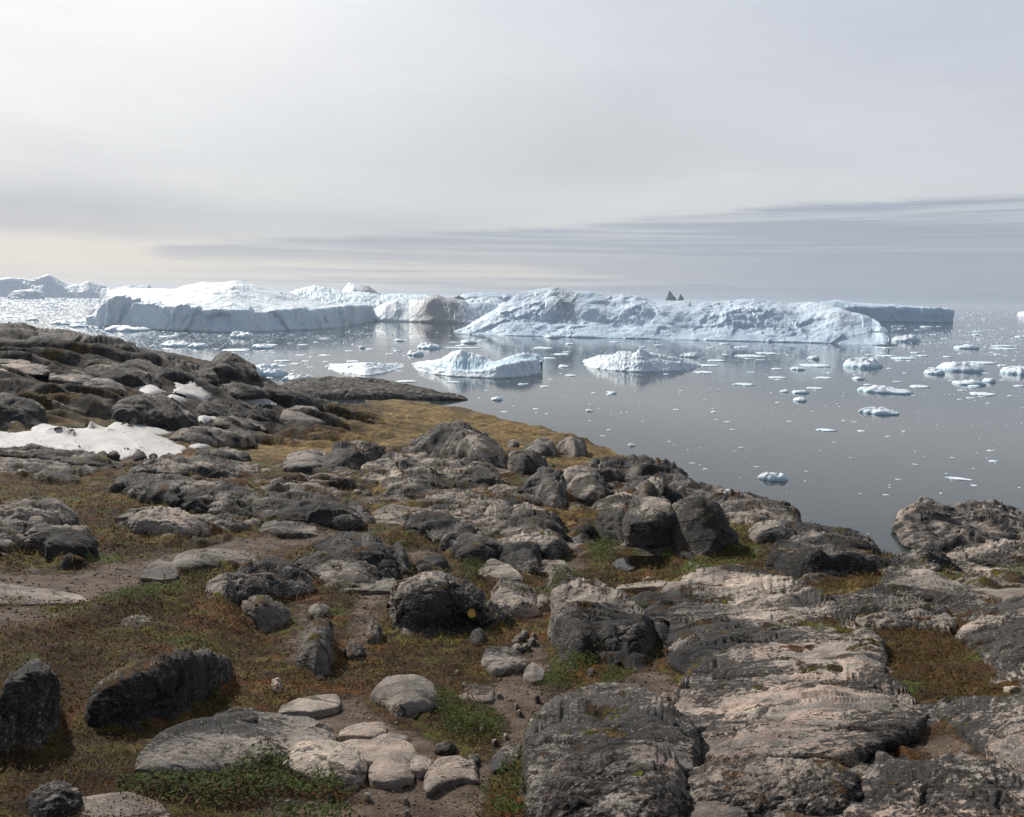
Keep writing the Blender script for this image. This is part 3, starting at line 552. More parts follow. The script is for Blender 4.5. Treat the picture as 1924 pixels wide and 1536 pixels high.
# (name, label, top outline, bottom outline, share of the height that is upright face, squareness, material)
B = 'rock_outcrop'
RK = [
 # ---- foreground right
 (B,'large rounded grey and pink dome of speckled bedrock behind the lowest right slabs',[(1250,1345),(1270,1315),(1310,1290),(1380,1275),(1450,1268),(1530,1272),(1600,1290),(1660,1312),(1700,1328),(1745,1345)],[(1250,1350),(1285,1400),(1310,1440),(1400,1452),(1500,1448),(1600,1452),(1650,1430),(1700,1400),(1745,1350)],.13,2.0,'pink'),
 (B,'big dark striped rounded rock at the bottom edge, right of the green shrub strip',[(978,1450),(1000,1402),(1040,1368),(1100,1347),(1150,1341),(1215,1346),(1260,1372),(1300,1398),(1322,1440)],[(978,1470),(990,1560),(1040,1620),(1200,1640),(1300,1600),(1322,1460)],.24,2.0,'lichen'),
 (B,'rounded pink granular bulge at the bottom edge in front of the big dark striped rock',[(1012,1530),(1030,1490),(1070,1466),(1120,1448),(1200,1440),(1262,1448),(1285,1490)],[(1012,1560),(1060,1640),(1200,1660),(1285,1600)],.5,2.2,'pink'),
 (B,'long low grey and pink slab along the bottom edge below the big dome',[(1262,1480),(1330,1457),(1450,1450),(1560,1456),(1620,1474),(1645,1500)],[(1262,1520),(1350,1530),(1500,1540),(1600,1545),(1645,1515)],.5,2.3,'lichen'),
 (B,'small tan rock cut off by the bottom edge under the long pink slab',[(1258,1545),(1280,1522),(1320,1515),(1370,1522),(1410,1545)],[(1258,1600),(1330,1640),(1410,1600)],.6,2.2,'tan'),
 (B,'pink and black banded slab at the lower right edge of the picture',[(1780,1352),(1850,1340),(1900,1346),(2010,1352)],[(1780,1358),(1850,1400),(1900,1440),(2010,1480)],.35,2.0,'pink'),
 (B,'thin dark bedrock lip between the rusty moss hollow and the pink banded slab',[(1735,1336),(1800,1322),(1860,1321),(2010,1330)],[(1735,1345),(1800,1347),(1870,1349),(2010,1358)],.7,2.4,'lichen'),
 (B,'dark low bedrock swell below the banded slab in the bottom right corner',[(1560,1500),(1680,1470),(1800,1462),(1900,1490),(2010,1500)],[(1560,1560),(1700,1640),(1900,1660),(2010,1600)],.3,2.0,'pink'),
 (B,'grey speckled dome with a pale vein beside the upper end of the green willow strip',[(1038,1185),(1046,1145),(1080,1122),(1110,1117),(1150,1133),(1185,1158),(1220,1180),(1245,1210)],[(1038,1215),(1045,1245),(1062,1262),(1120,1240),(1180,1248),(1215,1258),(1245,1218)],.5,2.3,'lichen'),
 (B,'very broad sloping grey speckled slab behind the big pink dome',[(1190,1152),(1240,1132),(1310,1122),(1360,1112),(1420,1116),(1480,1130),(1530,1160),(1600,1200),(1650,1240),(1670,1272)],[(1190,1158),(1245,1200),(1250,1240),(1300,1282),(1400,1292),(1500,1285),(1560,1282),(1640,1288),(1670,1280)],.07,2.0,'lichen'),
 (B,'low grey hump at the upper edge of the broad sloping slab',[(1290,1122),(1340,1092),(1380,1079),(1430,1086),(1470,1112)],[(1290,1128),(1380,1132),(1470,1118)],.3,2.0,'lichen'),
 (B,'grey lichen covered hump with moss along its left side, right of the broad slab',[(1500,1148),(1580,1130),(1640,1125),(1700,1135),(1760,1155),(1815,1197)],[(1500,1155),(1580,1170),(1650,1188),(1720,1185),(1770,1190),(1815,1203)],.4,2.2,'lichen'),
 (B,'pale topped grey rock between the reddish moss bed and the right edge',[(1640,1112),(1665,1091),(1700,1083),(1750,1090),(1800,1110),(1828,1135)],[(1640,1118),(1700,1134),(1760,1144),(1828,1140)],.4,2.2,'smooth'),
 (B,'dark overhanging block at the back of the reddish moss bed near the shore',[(1448,1062),(1470,1048),(1540,1044),(1600,1050),(1650,1058),(1674,1070)],[(1448,1070),(1475,1092),(1530,1098),(1570,1093),(1620,1085),(1674,1076)],.85,3.0,'dark'),
 (B,'low rounded rock right of the dark overhanging block at the water edge',[(1680,1072),(1700,1056),(1735,1050),(1770,1056),(1790,1072)],[(1680,1078),(1735,1090),(1790,1078)],.6,2.3,'lichen'),
 (B,'jagged grey ledge at the right edge just below the rocky islet',[(1778,1062),(1795,1046),(1850,1040),(1924,1046),(2010,1050)],[(1778,1070),(1850,1082),(2010,1090)],.6,2.5,'lichen'),
 (B,'rough grey sloping outcrop touching the right edge beside the rusty moss',[(1800,1190),(1850,1160),(1900,1155),(2010,1150)],[(1800,1200),(1860,1240),(1924,1290),(2010,1320)],.2,2.0,'lichen'),
 (B,'flat grey slab with tan streaks near the right edge above the rough outcrop',[(1790,1108),(1840,1092),(1900,1090),(2010,1092)],[(1790,1118),(1860,1135),(1924,1150),(2010,1155)],.15,2.0,'tan'),
 (B,'small dark knob at the right edge beside the rusty moss',[(1880,1262),(1895,1240),(1924,1232),(1980,1250)],[(1880,1280),(1905,1296),(1980,1310)],.8,2.4,'dark'),
 (B,'pale flat patch of bedrock in the rusty moss near the right edge',[(1860,1275),(1890,1265),(1930,1270)],[(1860,1285),(1900,1305),(1930,1300)],.2,2.0,'smooth'),
 # ---- around the rock pool
 (B,'left of two tall dark blocks standing behind the rock pool',[(1165,1000),(1180,968),(1212,956),(1245,961),(1264,985)],[(1165,1020),(1180,1040),(1215,1046),(1250,1044),(1264,1036)],.9,3.4,'dark'),
 (B,'right and wider of two tall dark blocks standing behind the rock pool',[(1254,975),(1275,954),(1310,954),(1338,970),(1362,1000),(1390,1026)],[(1254,1036),(1275,1044),(1320,1048),(1360,1040),(1390,1030)],.9,3.2,'dark'),
 (B,'split upright grey rock against the left side of the two tall dark blocks',[(1118,990),(1135,970),(1165,962),(1184,985)],[(1118,1005),(1140,1022),(1165,1030),(1184,1020)],.85,2.8,'dark'),
 (B,'small wedge shaped dark rock on the green turf left of the tall dark blocks',[(1064,1008),(1090,994),(1112,990),(1124,1002)],[(1064,1011),(1095,1018),(1124,1016)],.85,2.6,'dark'),
 (B,'flat pale ledge in the moss in front of the rock pool',[(1155,1106),(1220,1100),(1290,1094),(1335,1096)],[(1155,1112),(1220,1112),(1290,1108),(1335,1101)],.35,2.2,'smooth'),
 (B,'lichened rock on the shore crest directly right of the tall dark blocks',[(1325,960),(1360,945),(1400,942),(1440,950),(1475,970),(1505,992)],[(1325,972),(1380,985),(1430,992),(1505,998)],.45,2.2,'lichen'),
 (B,'dark low boulder shaped hump in yellow moss below the shore crest',[(1404,1006),(1430,990),(1460,990),(1500,1012)],[(1404,1011),(1440,1022),(1500,1020)],.8,2.3,'dark'),
 (B,'dark slanting ridge running down to the water above the overhanging block',[(1490,988),(1540,1002),(1580,1014),(1620,1027),(1652,1042)],[(1490,1003),(1540,1030),(1600,1045),(1652,1048)],.5,2.2,'dark'),
 (B,'grey slab between the shore crest ridge and the overhanging block',[(1440,1035),(1500,1020),(1570,1030),(1640,1044)],[(1440,1042),(1510,1048),(1640,1052)],.25,2.0,'lichen'),
 # ---- shore crest
 (B,'dark outcrop where the golden grass slope meets the shore rocks',[(1105,908),(1150,884),(1200,880),(1250,893),(1285,914)],[(1105,916),(1160,918),(1220,922),(1285,920)],.55,2.3,'dark'),
 (B,'dark rounded hump on the shore crest right of the grass slope',[(1182,922),(1230,905),(1280,910),(1312,930),(1325,948)],[(1182,930),(1240,948),(1325,953)],.6,2.3,'dark'),
 (B,'dark dome with a steep right side, left member of the pair below the grass slope',[(970,925),(1000,907),(1030,904),(1055,915),(1070,945)],[(970,935),(1010,942),(1040,965),(1070,962)],.75,2.5,'dark'),
 (B,'dark dome with a steep right side, right member of the pair below the grass slope',[(1058,915),(1088,895),(1115,900),(1132,922),(1138,946)],[(1058,926),(1090,948),(1120,952),(1138,950)],.75,2.5,'dark'),
 (B,'grey layered hump between the twin domes and the two tall dark blocks',[(1120,958),(1160,936),(1210,931),(1255,950)],[(1120,968),(1180,972),(1255,968)],.5,2.3,'lichen'),
 (B,'grey slab with moss cracks behind the tall dark blocks on the shore side',[(1255,935),(1300,925),(1350,932),(1370,950)],[(1255,950),(1310,958),(1370,957)],.4,2.2,'lichen'),
 (B,'long grey lip running left from the shore crest above the twin domes',[(1010,905),(1060,893),(1110,890),(1130,900)],[(1010,910),(1070,912),(1130,908)],.5,2.2,'lichen'),
 # ---- centre outcrops
 (B,'dark round shouldered outcrop at the left end of the central rock group',[(605,878),(630,855),(665,844),(700,847),(716,862)],[(605,884),(640,892),(680,886),(716,872)],.7,2.3,'dark'),
 (B,'dark blocky outcrop on top of the central rock group',[(768,842),(790,829),(830,826),(870,834),(910,849),(940,861),(954,876)],[(768,853),(820,862),(860,868),(900,884),(954,890)],.8,2.6,'dark'),
 (B,'small dark cap of rock highest in the central group against the golden grass',[(803,829),(830,814),(860,810),(890,817),(918,836)],[(803,833),(850,837),(890,842),(918,840)],.6,2.4,'dark'),
 (B,'broad grey back of rock in the middle of the central rock group',[(662,898),(700,877),(760,867),(820,869),(860,875),(905,892),(918,914)],[(662,908),(720,914),(780,902),(850,915),(880,924),(918,920)],.45,2.1,'lichen'),
 (B,'steep dark nose at the right foot of the broad grey back of rock',[(868,900),(890,880),(915,880),(938,900),(945,916)],[(868,915),(900,922),(945,922)],.8,2.6,'dark'),
 (B,'pointed dark rock at the foot of the central group',[(725,934),(760,912),(790,907),(815,920),(828,932)],[(725,941),(770,944),(828,938)],.75,2.3,'dark'),
 (B,'long dark low ledge at the left foot of the central group',[(698,922),(740,905),(800,899),(850,895),(872,906)],[(698,928),(760,928),(820,926),(872,914)],.5,2.3,'dark'),
 (B,'dark square rock at the right end of the central group below the grass',[(948,874),(965,858),(1000,856),(1020,870),(1028,888)],[(948,888),(980,898),(1028,894)],.8,2.7,'dark'),
 (B,'low pointed grey rock just below the central group on brown turf',[(800,942),(830,927),(855,926),(873,939)],[(800,948),(835,950),(873,945)],.7,2.3,'lichen'),
 (B,'light grey hump left of the central group in the turf hollow',[(528,882),(550,861),(590,854),(618,862)],[(528,888),(570,892),(618,882)],.35,2.1,'smooth'),
 (B,'pale ribbed rock standing alone on the golden grass slope',[(983,848),(1010,834),(1035,834),(1047,851)],[(983,852),(1015,860),(1047,858)],.6,2.4,'smooth'),
 (B,'split grey rock on the golden grass slope nearest the water',[(1048,840),(1072,828),(1092,834),(1102,852)],[(1048,848),(1075,864),(1102,858)],.7,2.5,'lichen'),
 (B,'tiny grey rock on the golden grass between the central group and the split rock',[(954,838),(963,833),(975,834)],[(954,842),(965,844),(975,841)],.8,2.4,'lichen'),
 (B,'flat shiny grey slabs half buried in the rusty turf hollow',[(540,925),(570,915),(600,918),(620,928)],[(540,930),(580,934),(620,933)],.3,2.0,'smooth'),
 (B,'small pale slab near the upper edge of the rusty turf hollow',[(575,905),(600,895),(630,898),(645,905)],[(575,909),(610,911),(645,909)],.35,2.0,'smooth'),
 # ---- middle ledges
 (B,'long grey ledge with the high painted dot just behind it, curving down to the right',[(753,988),(780,975),(820,980),(850,990),(890,1010),(905,1030)],[(753,998),(800,1013),(850,1042),(880,1058),(905,1050)],.6,2.3,'dark'),
 (B,'rounded grey knuckle at the lower end of the long curving ledge',[(852,1032),(880,1012),(905,1010),(925,1025),(938,1052)],[(852,1045),(880,1058),(938,1062)],.75,2.3,'lichen'),
 (B,'grey cracked ledge with painted dot side stones, centre of the pale bedrock',[(900,990),(930,970),(980,965),(1020,973),(1050,985),(1066,1002)],[(900,998),(960,1014),(1010,1024),(1066,1012)],.4,2.2,'lichen'),
 (B,'dark blunt rock at the right end of the pale bedrock beside the soil path',[(985,1022),(1010,1008),(1045,1008),(1068,1028)],[(985,1036),(1020,1050),(1050,1052),(1068,1040)],.8,2.5,'dark'),
 (B,'slanting grey ribs dropping right between the curving ledge and the path',[(920,1035),(955,1013),(985,1020),(1003,1048),(1014,1074)],[(920,1048),(960,1066),(985,1086),(1014,1082)],.5,2.3,'dark'),
 (B,'long low ribbed hump behind the pale bedrock',[(800,968),(830,950),(880,941),(930,945),(968,957)],[(800,975),(850,976),(900,974),(968,966)],.45,2.2,'lichen'),
 (B,'thin grey strip of rock above the long low ribbed hump',[(905,952),(950,938),(1000,935),(1040,945)],[(905,957),(960,958),(1040,955)],.5,2.2,'dark'),
 (B,'rounded dark rock with lichen left of the twin domes',[(915,925),(945,918),(975,925),(985,935)],[(915,930),(950,936),(985,939)],.6,2.3,'lichen'),
 (B,'small dark outcrop in the moss beside the path above the grey speckled dome',[(1028,1100),(1038,1078),(1060,1074),(1085,1100),(1092,1118)],[(1028,1108),(1050,1118),(1092,1124)],.6,2.2,'dark'),
 (B,'pale sandy rock strip beside the soil path below the slanting ribs',[(985,1070),(1020,1062),(1060,1068),(1090,1100)],[(985,1078),(1030,1080),(1060,1092),(1090,1106)],.3,2.0,'tan'),
 # ---- left ledges
 (B,'left half of the long outcrop with a black face below the snow bed',[(222,922),(240,906),(280,905),(320,908),(400,915),(460,930),(500,945)],[(222,930),(270,940),(310,958),(400,972),(450,978),(500,980)],.6,2.5,'dark'),
 (B,'right half of the long outcrop with a black face below the snow bed',[(455,948),(500,935),(560,940),(610,946),(660,958),(702,978)],[(455,975),(500,985),(560,990),(610,990),(660,994),(702,988)],.65,2.4,'dark'),
 (B,'long blunt grey rock lying in brown turf below the black faced outcrop',[(220,984),(235,962),(290,965),(360,974),(420,980),(472,992)],[(220,990),(260,1003),(320,1013),(380,1008),(430,1002),(472,998)],.7,2.4,'lichen'),
 (B,'grey smooth rock left of the soil path below the black faced outcrop',[(480,1000),(520,986),(570,990),(600,1002)],[(480,1004),(530,1010),(600,1008)],.3,2.0,'smooth'),
 (B,'rounded grey rock with green moss on its crown at the left edge',[(-90,975),(0,958),(50,947),(92,951),(125,965),(140,985)],[(-90,1005),(60,992),(100,1002),(140,995)],.65,2.3,'lichen'),
 (B,'upper of two stacked grey domes at the left edge above the soil path',[(-90,1015),(0,1000),(40,985),(70,983),(90,998)],[(-90,1050),(20,1035),(60,1025),(90,1012)],.55,2.2,'lichen'),
 (B,'lower dark dome in front of the stacked domes at the left edge',[(52,1018),(80,996),(120,1004),(160,1015),(181,1036)],[(52,1026),(90,1050),(115,1059),(150,1056),(181,1044)],.75,2.3,'dark'),
 (B,'grey humped rock with a pale worn left end on the soil left of centre',[(388,1115),(430,1096),(470,1078),(500,1065),(545,1075),(590,1104)],[(388,1124),(430,1134),(470,1136),(530,1122),(590,1115)],.55,2.2,'lichen'),
 (B,'low curved grey rock rib beside the trail left of centre',[(312,1062),(350,1045),(400,1041),(460,1044),(492,1062)],[(312,1072),(345,1079),(400,1070),(492,1068)],.4,2.2,'smooth'),
 (B,'flat pale worn slab on the trail left of the curved rib',[(263,1084),(300,1064),(335,1075)],[(263,1090),(300,1096),(335,1090)],.15,2.0,'tan'),
 (B,'long flat pale slab at the left edge of the trail',[(-90,1104),(0,1108),(60,1117),(120,1122),(170,1133)],[(-90,1135),(60,1141),(170,1137)],.15,2.0,'tan'),
 (B,'rounded grey rock under a green moss strip left of the big dark rock',[(543,1066),(560,1050),(600,1048),(650,1060),(690,1084),(703,1102)],[(543,1074),(590,1090),(630,1108),(703,1110)],.6,2.3,'lichen'),
 (B,'big dark sloping rock between two green moss strips, left of centre',[(590,1028),(640,1018),(690,1022),(725,1040),(745,1068),(753,1092)],[(590,1040),(640,1064),(680,1088),(720,1097),(753,1097)],.6,2.3,'dark'),
 (B,'upright grey slab leaning against the right side of the big dark sloping rock',[(734,1040),(746,1025),(760,1040),(775,1082)],[(734,1058),(755,1088),(775,1090)],.8,2.5,'dark'),
 (B,'small rounded grey boulder like knob right of the leaning upright slab',[(773,1072),(800,1052),(825,1049),(842,1063)],[(773,1080),(810,1078),(842,1074)],.7,2.3,'smooth'),
 (B,'flat grey slab behind the boulder marked with the larger painted dot',[(638,1107),(660,1096),(745,1093)],[(638,1114),(745,1116)],.2,2.0,'smooth'),
 (B,'grey shoulder right of the boulder marked with the larger painted dot',[(918,1130),(940,1105),(970,1107),(1005,1124),(1012,1148)],[(918,1152),(950,1163),(990,1160),(1012,1154)],.6,2.2,'lichen'),
 (B,'smooth grey slab beside the path above the pale path boulder',[(898,1075),(925,1062),(955,1072),(985,1102)],[(898,1084),(935,1098),(985,1110)],.35,2.1,'smooth'),
 (B,'wedge of grey rock at the lip of the dark mossy mound left of centre',[(448,1137),(500,1134),(542,1152)],[(448,1143),(480,1188),(510,1184),(542,1160)],.8,2.4,'blue'),
 (B,'blue grey rock under rusty moss beside the narrow soil gully',[(556,1245),(572,1205),(598,1180),(626,1188)],[(556,1255),(590,1276),(615,1270),(626,1240)],.6,2.4,'blue'),
 (B,'small grey rock above the blue grey rock at the narrow soil gully',[(578,1150),(600,1140),(622,1150)],[(578,1162),(600,1170),(622,1164)],.8,2.4,'blue'),
 (B,'long blue grey vertical face under the dark heath mound, bottom left',[(145,1352),(170,1318),(210,1295),(270,1272),(330,1252),(390,1238),(425,1246),(442,1268)],[(145,1372),(180,1378),(260,1374),(330,1350),(380,1320),(430,1290),(442,1282)],.92,3.0,'blue'),
 (B,'tall blue grey rock standing left of the long vertical face',[(2,1340),(20,1292),(60,1267),(95,1275),(113,1305)],[(2,1400),(40,1408),(80,1398),(113,1378)],.9,2.8,'blue'),
 (B,'rounded blue grey rock cut by the left edge near the bottom',[(-90,1360),(0,1362),(26,1392)],[(-90,1430),(5,1425),(26,1405)],.9,2.4,'blue'),
 # ---- foreground left and centre
 (B,'long smooth whaleback slab above the green shrub strip, bottom left of centre',[(225,1462),(245,1440),(280,1416),(330,1392),(400,1374),(460,1360),(520,1363),(580,1367),(625,1380),(640,1400)],[(225,1474),(290,1476),(340,1474),(400,1466),(460,1456),(500,1438),(560,1418),(640,1414)],.34,2.2,'smooth'),
 (B,'small black lichened hump on the upper edge of the whaleback slab',[(390,1374),(410,1352),(440,1346),(480,1346),(497,1357)],[(390,1380),(442,1375),(497,1363)],.6,2.3,'lichen'),
 (B,'grey hump below the right end of the whaleback slab',[(528,1424),(560,1410),(620,1411),(660,1425),(688,1448)],[(528,1440),(580,1470),(640,1484),(670,1476),(688,1460)],.55,2.2,'smooth'),
 (B,'dark rounded knob at the right tip of the whaleback slab',[(575,1385),(600,1370),(622,1378),(628,1395)],[(575,1392),(605,1402),(628,1402)],.6,2.3,'lichen'),
 (B,'long tan ribbed slab between the whaleback slab and the soil hollow',[(612,1414),(660,1405),(740,1401),(775,1408),(790,1427)],[(612,1424),(680,1442),(740,1437),(790,1434)],.4,2.3,'tan'),
 (B,'round topped tan block in front of the long tan ribbed slab',[(688,1455),(720,1435),(760,1435),(778,1458)],[(688,1474),(740,1488),(778,1470)],.45,2.3,'tan'),
 (B,'small tan stone wedged between the tan block and the tan arch',[(768,1440),(785,1431),(812,1438)],[(768,1456),(790,1465),(812,1456)],.5,2.3,'tan'),
 (B,'arched tan rock rising from bare soil near the bottom centre',[(788,1478),(820,1441),(860,1433),(890,1440),(904,1466)],[(788,1500),(830,1480),(870,1468),(904,1474)],.5,2.1,'tan'),
 (B,'grey dome with a pink tipped pale seam, bottom centre',[(698,1303),(730,1287),(780,1288),(815,1302),(828,1328)],[(698,1310),(735,1336),(745,1356),(790,1354),(828,1344)],.6,2.3,'smooth'),
 (B,'layered flat stone on the soil between the grey dome and the tan slab',[(635,1382),(680,1368),(726,1367)],[(635,1392),(700,1395),(726,1382)],.5,2.8,'tan'),
 (B,'thin dark edged stone plate below the layered flat stone',[(690,1391),(730,1385),(772,1388)],[(690,1396),(735,1401),(772,1394)],.7,3.0,'smooth'),
 (B,'pale grey slab half buried where the path forks, centre',[(903,1245),(915,1232),(960,1229),(997,1246)],[(903,1258),(925,1272),(965,1268),(997,1250)],.4,2.2,'smooth'),
 (B,'long pale slab at the foot of the green strip beside the big dark striped rock',[(918,1448),(940,1421),(980,1402)],[(918,1464),(950,1454),(980,1424)],.25,2.0,'smooth'),
 (B,'flat pale slab sunk in the soil above the grey dome, right side',[(862,1308),(885,1299),(928,1303)],[(862,1316),(900,1326),(928,1322)],.2,2.0,'tan'),
 (B,'pale worn rock sunk in the soil left of the green willow strip',[(983,1268),(1000,1257),(1024,1268)],[(983,1280),(1005,1289),(1024,1284)],.3,2.0,'tan'),
 (B,'flat grey slab on the soil left of the grey dome',[(520,1340),(570,1322),(640,1314)],[(520,1348),(590,1344),(640,1332)],.2,2.0,'smooth'),
 (B,'pale and black rock in the bottom left corner',[(45,1520),(80,1495),(120,1486),(145,1492),(153,1508)],[(45,1545),(100,1550),(153,1530)],.55,2.2,'lichen'),
 (B,'flat pale slab cut by the bottom edge near the left corner',[(95,1545),(150,1522),(240,1512),(330,1530)],[(95,1590),(240,1600),(330,1560)],.2,2.0,'tan'),
 (B,'flat pale patch of rock showing through the heath on the dark mound',[(228,1172),(250,1155),(298,1152)],[(228,1180),(260,1184),(298,1164)],.25,2.0,'smooth'),
 # ---- around the snow bed and the far slope
 (B,'dark ridge above the right half of the large snow bed',[(212,765),(260,751),(310,756),(340,774),(375,798)],[(212,800),(280,798),(330,808),(375,806)],.6,2.4,'dark'),
 (B,'dark rock at the left edge above the large snow bed',[(-90,760),(10,752),(50,760),(78,782)],[(-90,805),(40,808),(78,798)],.7,2.4,'dark'),
 (B,'long flat topped dark slab at the right end of the large snow bed',[(316,822),(340,814),(400,812),(470,820),(482,829)],[(316,830),(380,838),(482,838)],.7,2.8,'lichen'),
 (B,'smooth pinkish bedrock back at the left edge below the skyline',[(-90,684),(10,677),(50,684),(97,701)],[(-90,705),(40,708),(97,706)],.35,2.1,'pink'),
 (B,'smooth pinkish bedrock back right of the first one on the left slope',[(92,712),(120,702),(150,704),(175,718)],[(92,718),(135,724),(175,724)],.45,2.1,'pink'),
 (B,'third and smallest pinkish bedrock back on the left slope',[(158,728),(185,716),(210,720),(232,735)],[(158,734),(195,740),(232,740)],.5,2.1,'pink'),
 (B,'round knob breaking the skyline at the right end of the left slope',[(396,700),(408,676),(425,667),(450,679),(480,702)],[(396,706),(440,716),(480,712)],.6,2.3,'dark'),
 (B,'straight dark wall of rock where the left slope meets the golden grass',[(498,730),(540,738),(590,750),(640,766)],[(498,748),(560,768),(640,778)],.9,3.2,'dark'),
 (B,'pale grey rounded rock at the foot of the straight dark wall',[(526,782),(560,768),(590,774),(614,793)],[(526,792),(570,800),(614,800)],.4,2.1,'smooth'),
 (B,'dark stepped ledge left of the pale rock below the straight dark wall',[(370,768),(420,760),(470,770),(520,788)],[(370,782),(430,788),(520,798)],.6,2.6,'dark'),
 (B,'low dark broken ledge between the dark ridge and the golden grass',[(405,795),(440,790),(480,796),(505,806)],[(405,803),(450,808),(505,810)],.6,2.5,'lichen'),
 (B,'long dark ledge running from the left edge just below the snow bed',[(-90,850),(60,848),(120,856),(180,868),(228,884)],[(-90,864),(60,868),(120,880),(228,890)],.6,2.6,'dark'),
 (B,'low pale grey ledge at the left edge below the long dark ledge',[(-90,878),(20,871),(80,875),(142,887)],[(-90,892),(60,896),(142,893)],.4,2.2,'lichen'),
 (B,'small lichened hump in yellow moss below the snow bed boulders',[(64,900),(90,891),(125,892),(155,904)],[(64,906),(110,912),(155,908)],.5,2.2,'lichen'),
 (B,'broad grey bedrock sheet between the snow bed and the black faced outcrop',[(235,892),(300,876),(380,870),(450,878),(500,892)],[(235,898),(330,900),(420,904),(500,898)],.3,2.1,'lichen'),
 (B,'dark broken ledge in the turf right of the snow bed',[(365,862),(400,852),(440,852),(470,864)],[(365,868),(420,872),(470,869)],.6,2.5,'dark'),
 (B,'rocky crest at the upper left corner of the land on the skyline',[(-90,628),(0,616),(30,618),(60,634)],[(-90,650),(20,650),(60,642)],.6,2.3,'dark'),
 (B,'long dark brow under the skyline of the left slope',[(40,640),(80,628),(140,632),(200,648),(240,662)],[(40,652),(120,660),(200,668),(240,668)],.6,2.4,'dark'),
 (B,'dark brow in the middle of the left slope above the small snow patches',[(230,690),(280,672),(330,680),(380,700),(410,716)],[(230,704),(300,710),(370,722),(410,722)],.6,2.4,'dark'),
 (B,'dark sloping rock right of the largest small snow patch',[(400,728),(440,715),(490,722),(540,742)],[(400,742),(460,748),(540,752)],.6,2.4,'dark'),
 (B,'dark rock face directly above the small snow patches on the left slope',[(160,700),(200,690),(250,700),(300,722)],[(160,712),(220,722),(300,730)],.6,2.4,'dark'),
]
done = {}
DOT1 = 'large dark rounded rock with the larger yellow painted dot on its face'; DOT2 = 'pale cracked bedrock sheet with the smaller yellow painted dot'
RK += [(B, DOT1, [(733,1128),(745,1099),(780,1092),(830,1097),(870,1108),(905,1130),(930,1153),(965,1168)], [(733,1165),(745,1190),(800,1196),(850,1190),(900,1184),(965,1176)], .85, 2.8, 'dark'),
       (B, DOT2, [(690,975),(740,960),(800,968),(870,972),(930,980),(960,995)], [(690,985),(760,990),(830,1004),(900,1012),(960,1006)], .12, 2.0, 'smooth')]
MOUND = [(-140,1215),(-20,1192),(60,1166),(150,1142),(250,1120),(340,1112),(400,1116),(448,1140),(475,1185),(480,1215)]
MOUNDB = [(-140,1330),(20,1318),(80,1310),(130,1335),(160,1330),(210,1308),(270,1285),(330,1266),(390,1250),(440,1256),(480,1232)]
order_ = sorted(range(len(RK)), key=lambda q: -np.mean([p[1] for p in RK[q][3] if -20 <= p[0] <= 1950]))
mound_done = False
for i in order_:
    nm, lab, tp, bt, phi, n_, mt = RK[i]
    if not mound_done and np.mean([p[1] for p in bt]) < 1270:
        rock('mound', None, MOUND, MOUNDB, .42, 2.0, 'heath', build=False); mound_done = True
    far = bt[0][1] < 830
    if mt == 'tan': phi *= .6
    if phi > .3 and n_ < 3 and mt != 'blue' and lab != DOT1: phi *= .85; n_ = min(n_, 2.3)
    if np.mean([p[1] for p in bt]) < 790: phi *= .7
    o = rock(nm, lab, tp, bt, phi, n_, mt, seed=i + 1, facet=.25 if mt == 'blue' else .65, fmul={'smooth': .6, 'tan': .6}.get(mt, 1.0) * (.45 if phi < .3 else 1), cat='rock outcrop', rough={'smooth': .65, 'tan': .6, 'blue': .7}.get(mt, 1.0) * (.9 if far else 1))
    done[lab] = o
# ---- loose boulders and stones
def pebble(name, label, u, v, wpx, hpx, mat, seed, group=None, cat='boulder', kind=2.2, phi=.6):
    h = hpx; w_ = wpx / 2
    rg = np.random.default_rng(seed); j = lambda s: rg.uniform(-s, s)
    top = [(u - w_, v - h * .25), (u - w_ * .6 + j(2), v - h * (.8 + j(.12))), (u + j(w_ * .3), v - h), (u + w_ * .65, v - h * (.7 + j(.15))), (u + w_, v - h * .2)]
    bot = [(u - w_, v - h * .15), (u - w_ * .4, v), (u + w_ * .5, v + h * .02), (u + w_, v - h * .12)]
    return rock(name, label, top, bot, phi, kind, mat, seed=seed, group=group, cat=cat, res=1.2, rough=1.6, terrace=False)
P_ = 'boulder'
for args in [
 (P_,'round grey boulder at the lower rim of the snow bed, leftmost of three',191,868,18,14,'lichen',301),
 (P_,'round grey boulder at the lower rim of the snow bed, middle of three',213,863,17,13,'lichen',302),
 (P_,'tall pointed boulder at the lower rim of the snow bed, rightmost of three',263,870,22,20,'dark',303),
 (P_,'small pale boulder standing on the soil path above the grey speckled dome',1020,1150,30,27,'tan',304),
 (P_,'pointed grey boulder in the hollow below the boulder with the larger painted dot',898,1218,30,30,'lichen',305),
 (P_,'grey streaked small boulder in the dark gully left of the marked boulder, upper one',702,1212,27,36,'blue',306),
 (P_,'grey streaked small boulder in the dark gully left of the marked boulder, lower one',666,1238,36,22,'blue',307),
 (P_,'small standing stone in dry grass left of bottom centre',519,1306,18,26,'lichen',308),
 (P_,'flat dark stone lying in the soil hollow right of the tan slab',838,1414,42,13,'dark',309),
 (P_,'small pale stone beside the arched tan rock',891,1440,22,17,'smooth',310),
 (P_,'rounded grey boulder on the upper rim of the snow bed',248,793,26,14,'lichen',311),
 (P_,'small rounded boulder in the turf hollow right of the long black faced outcrop',565,944,14,12,'dark',312),
 (P_,'dark twin boulder in the turf hollow below the pointed dark rock',690,938,18,12,'dark',313),
 (P_,'dark boulder at the lower end of the turf hollow beside the ledges',700,950,22,10,'lichen',314),
 (P_,'grey boulder on turf between the snow bed stones and the grass',296,878,16,10,'lichen',315)]:
    pebble(*args)
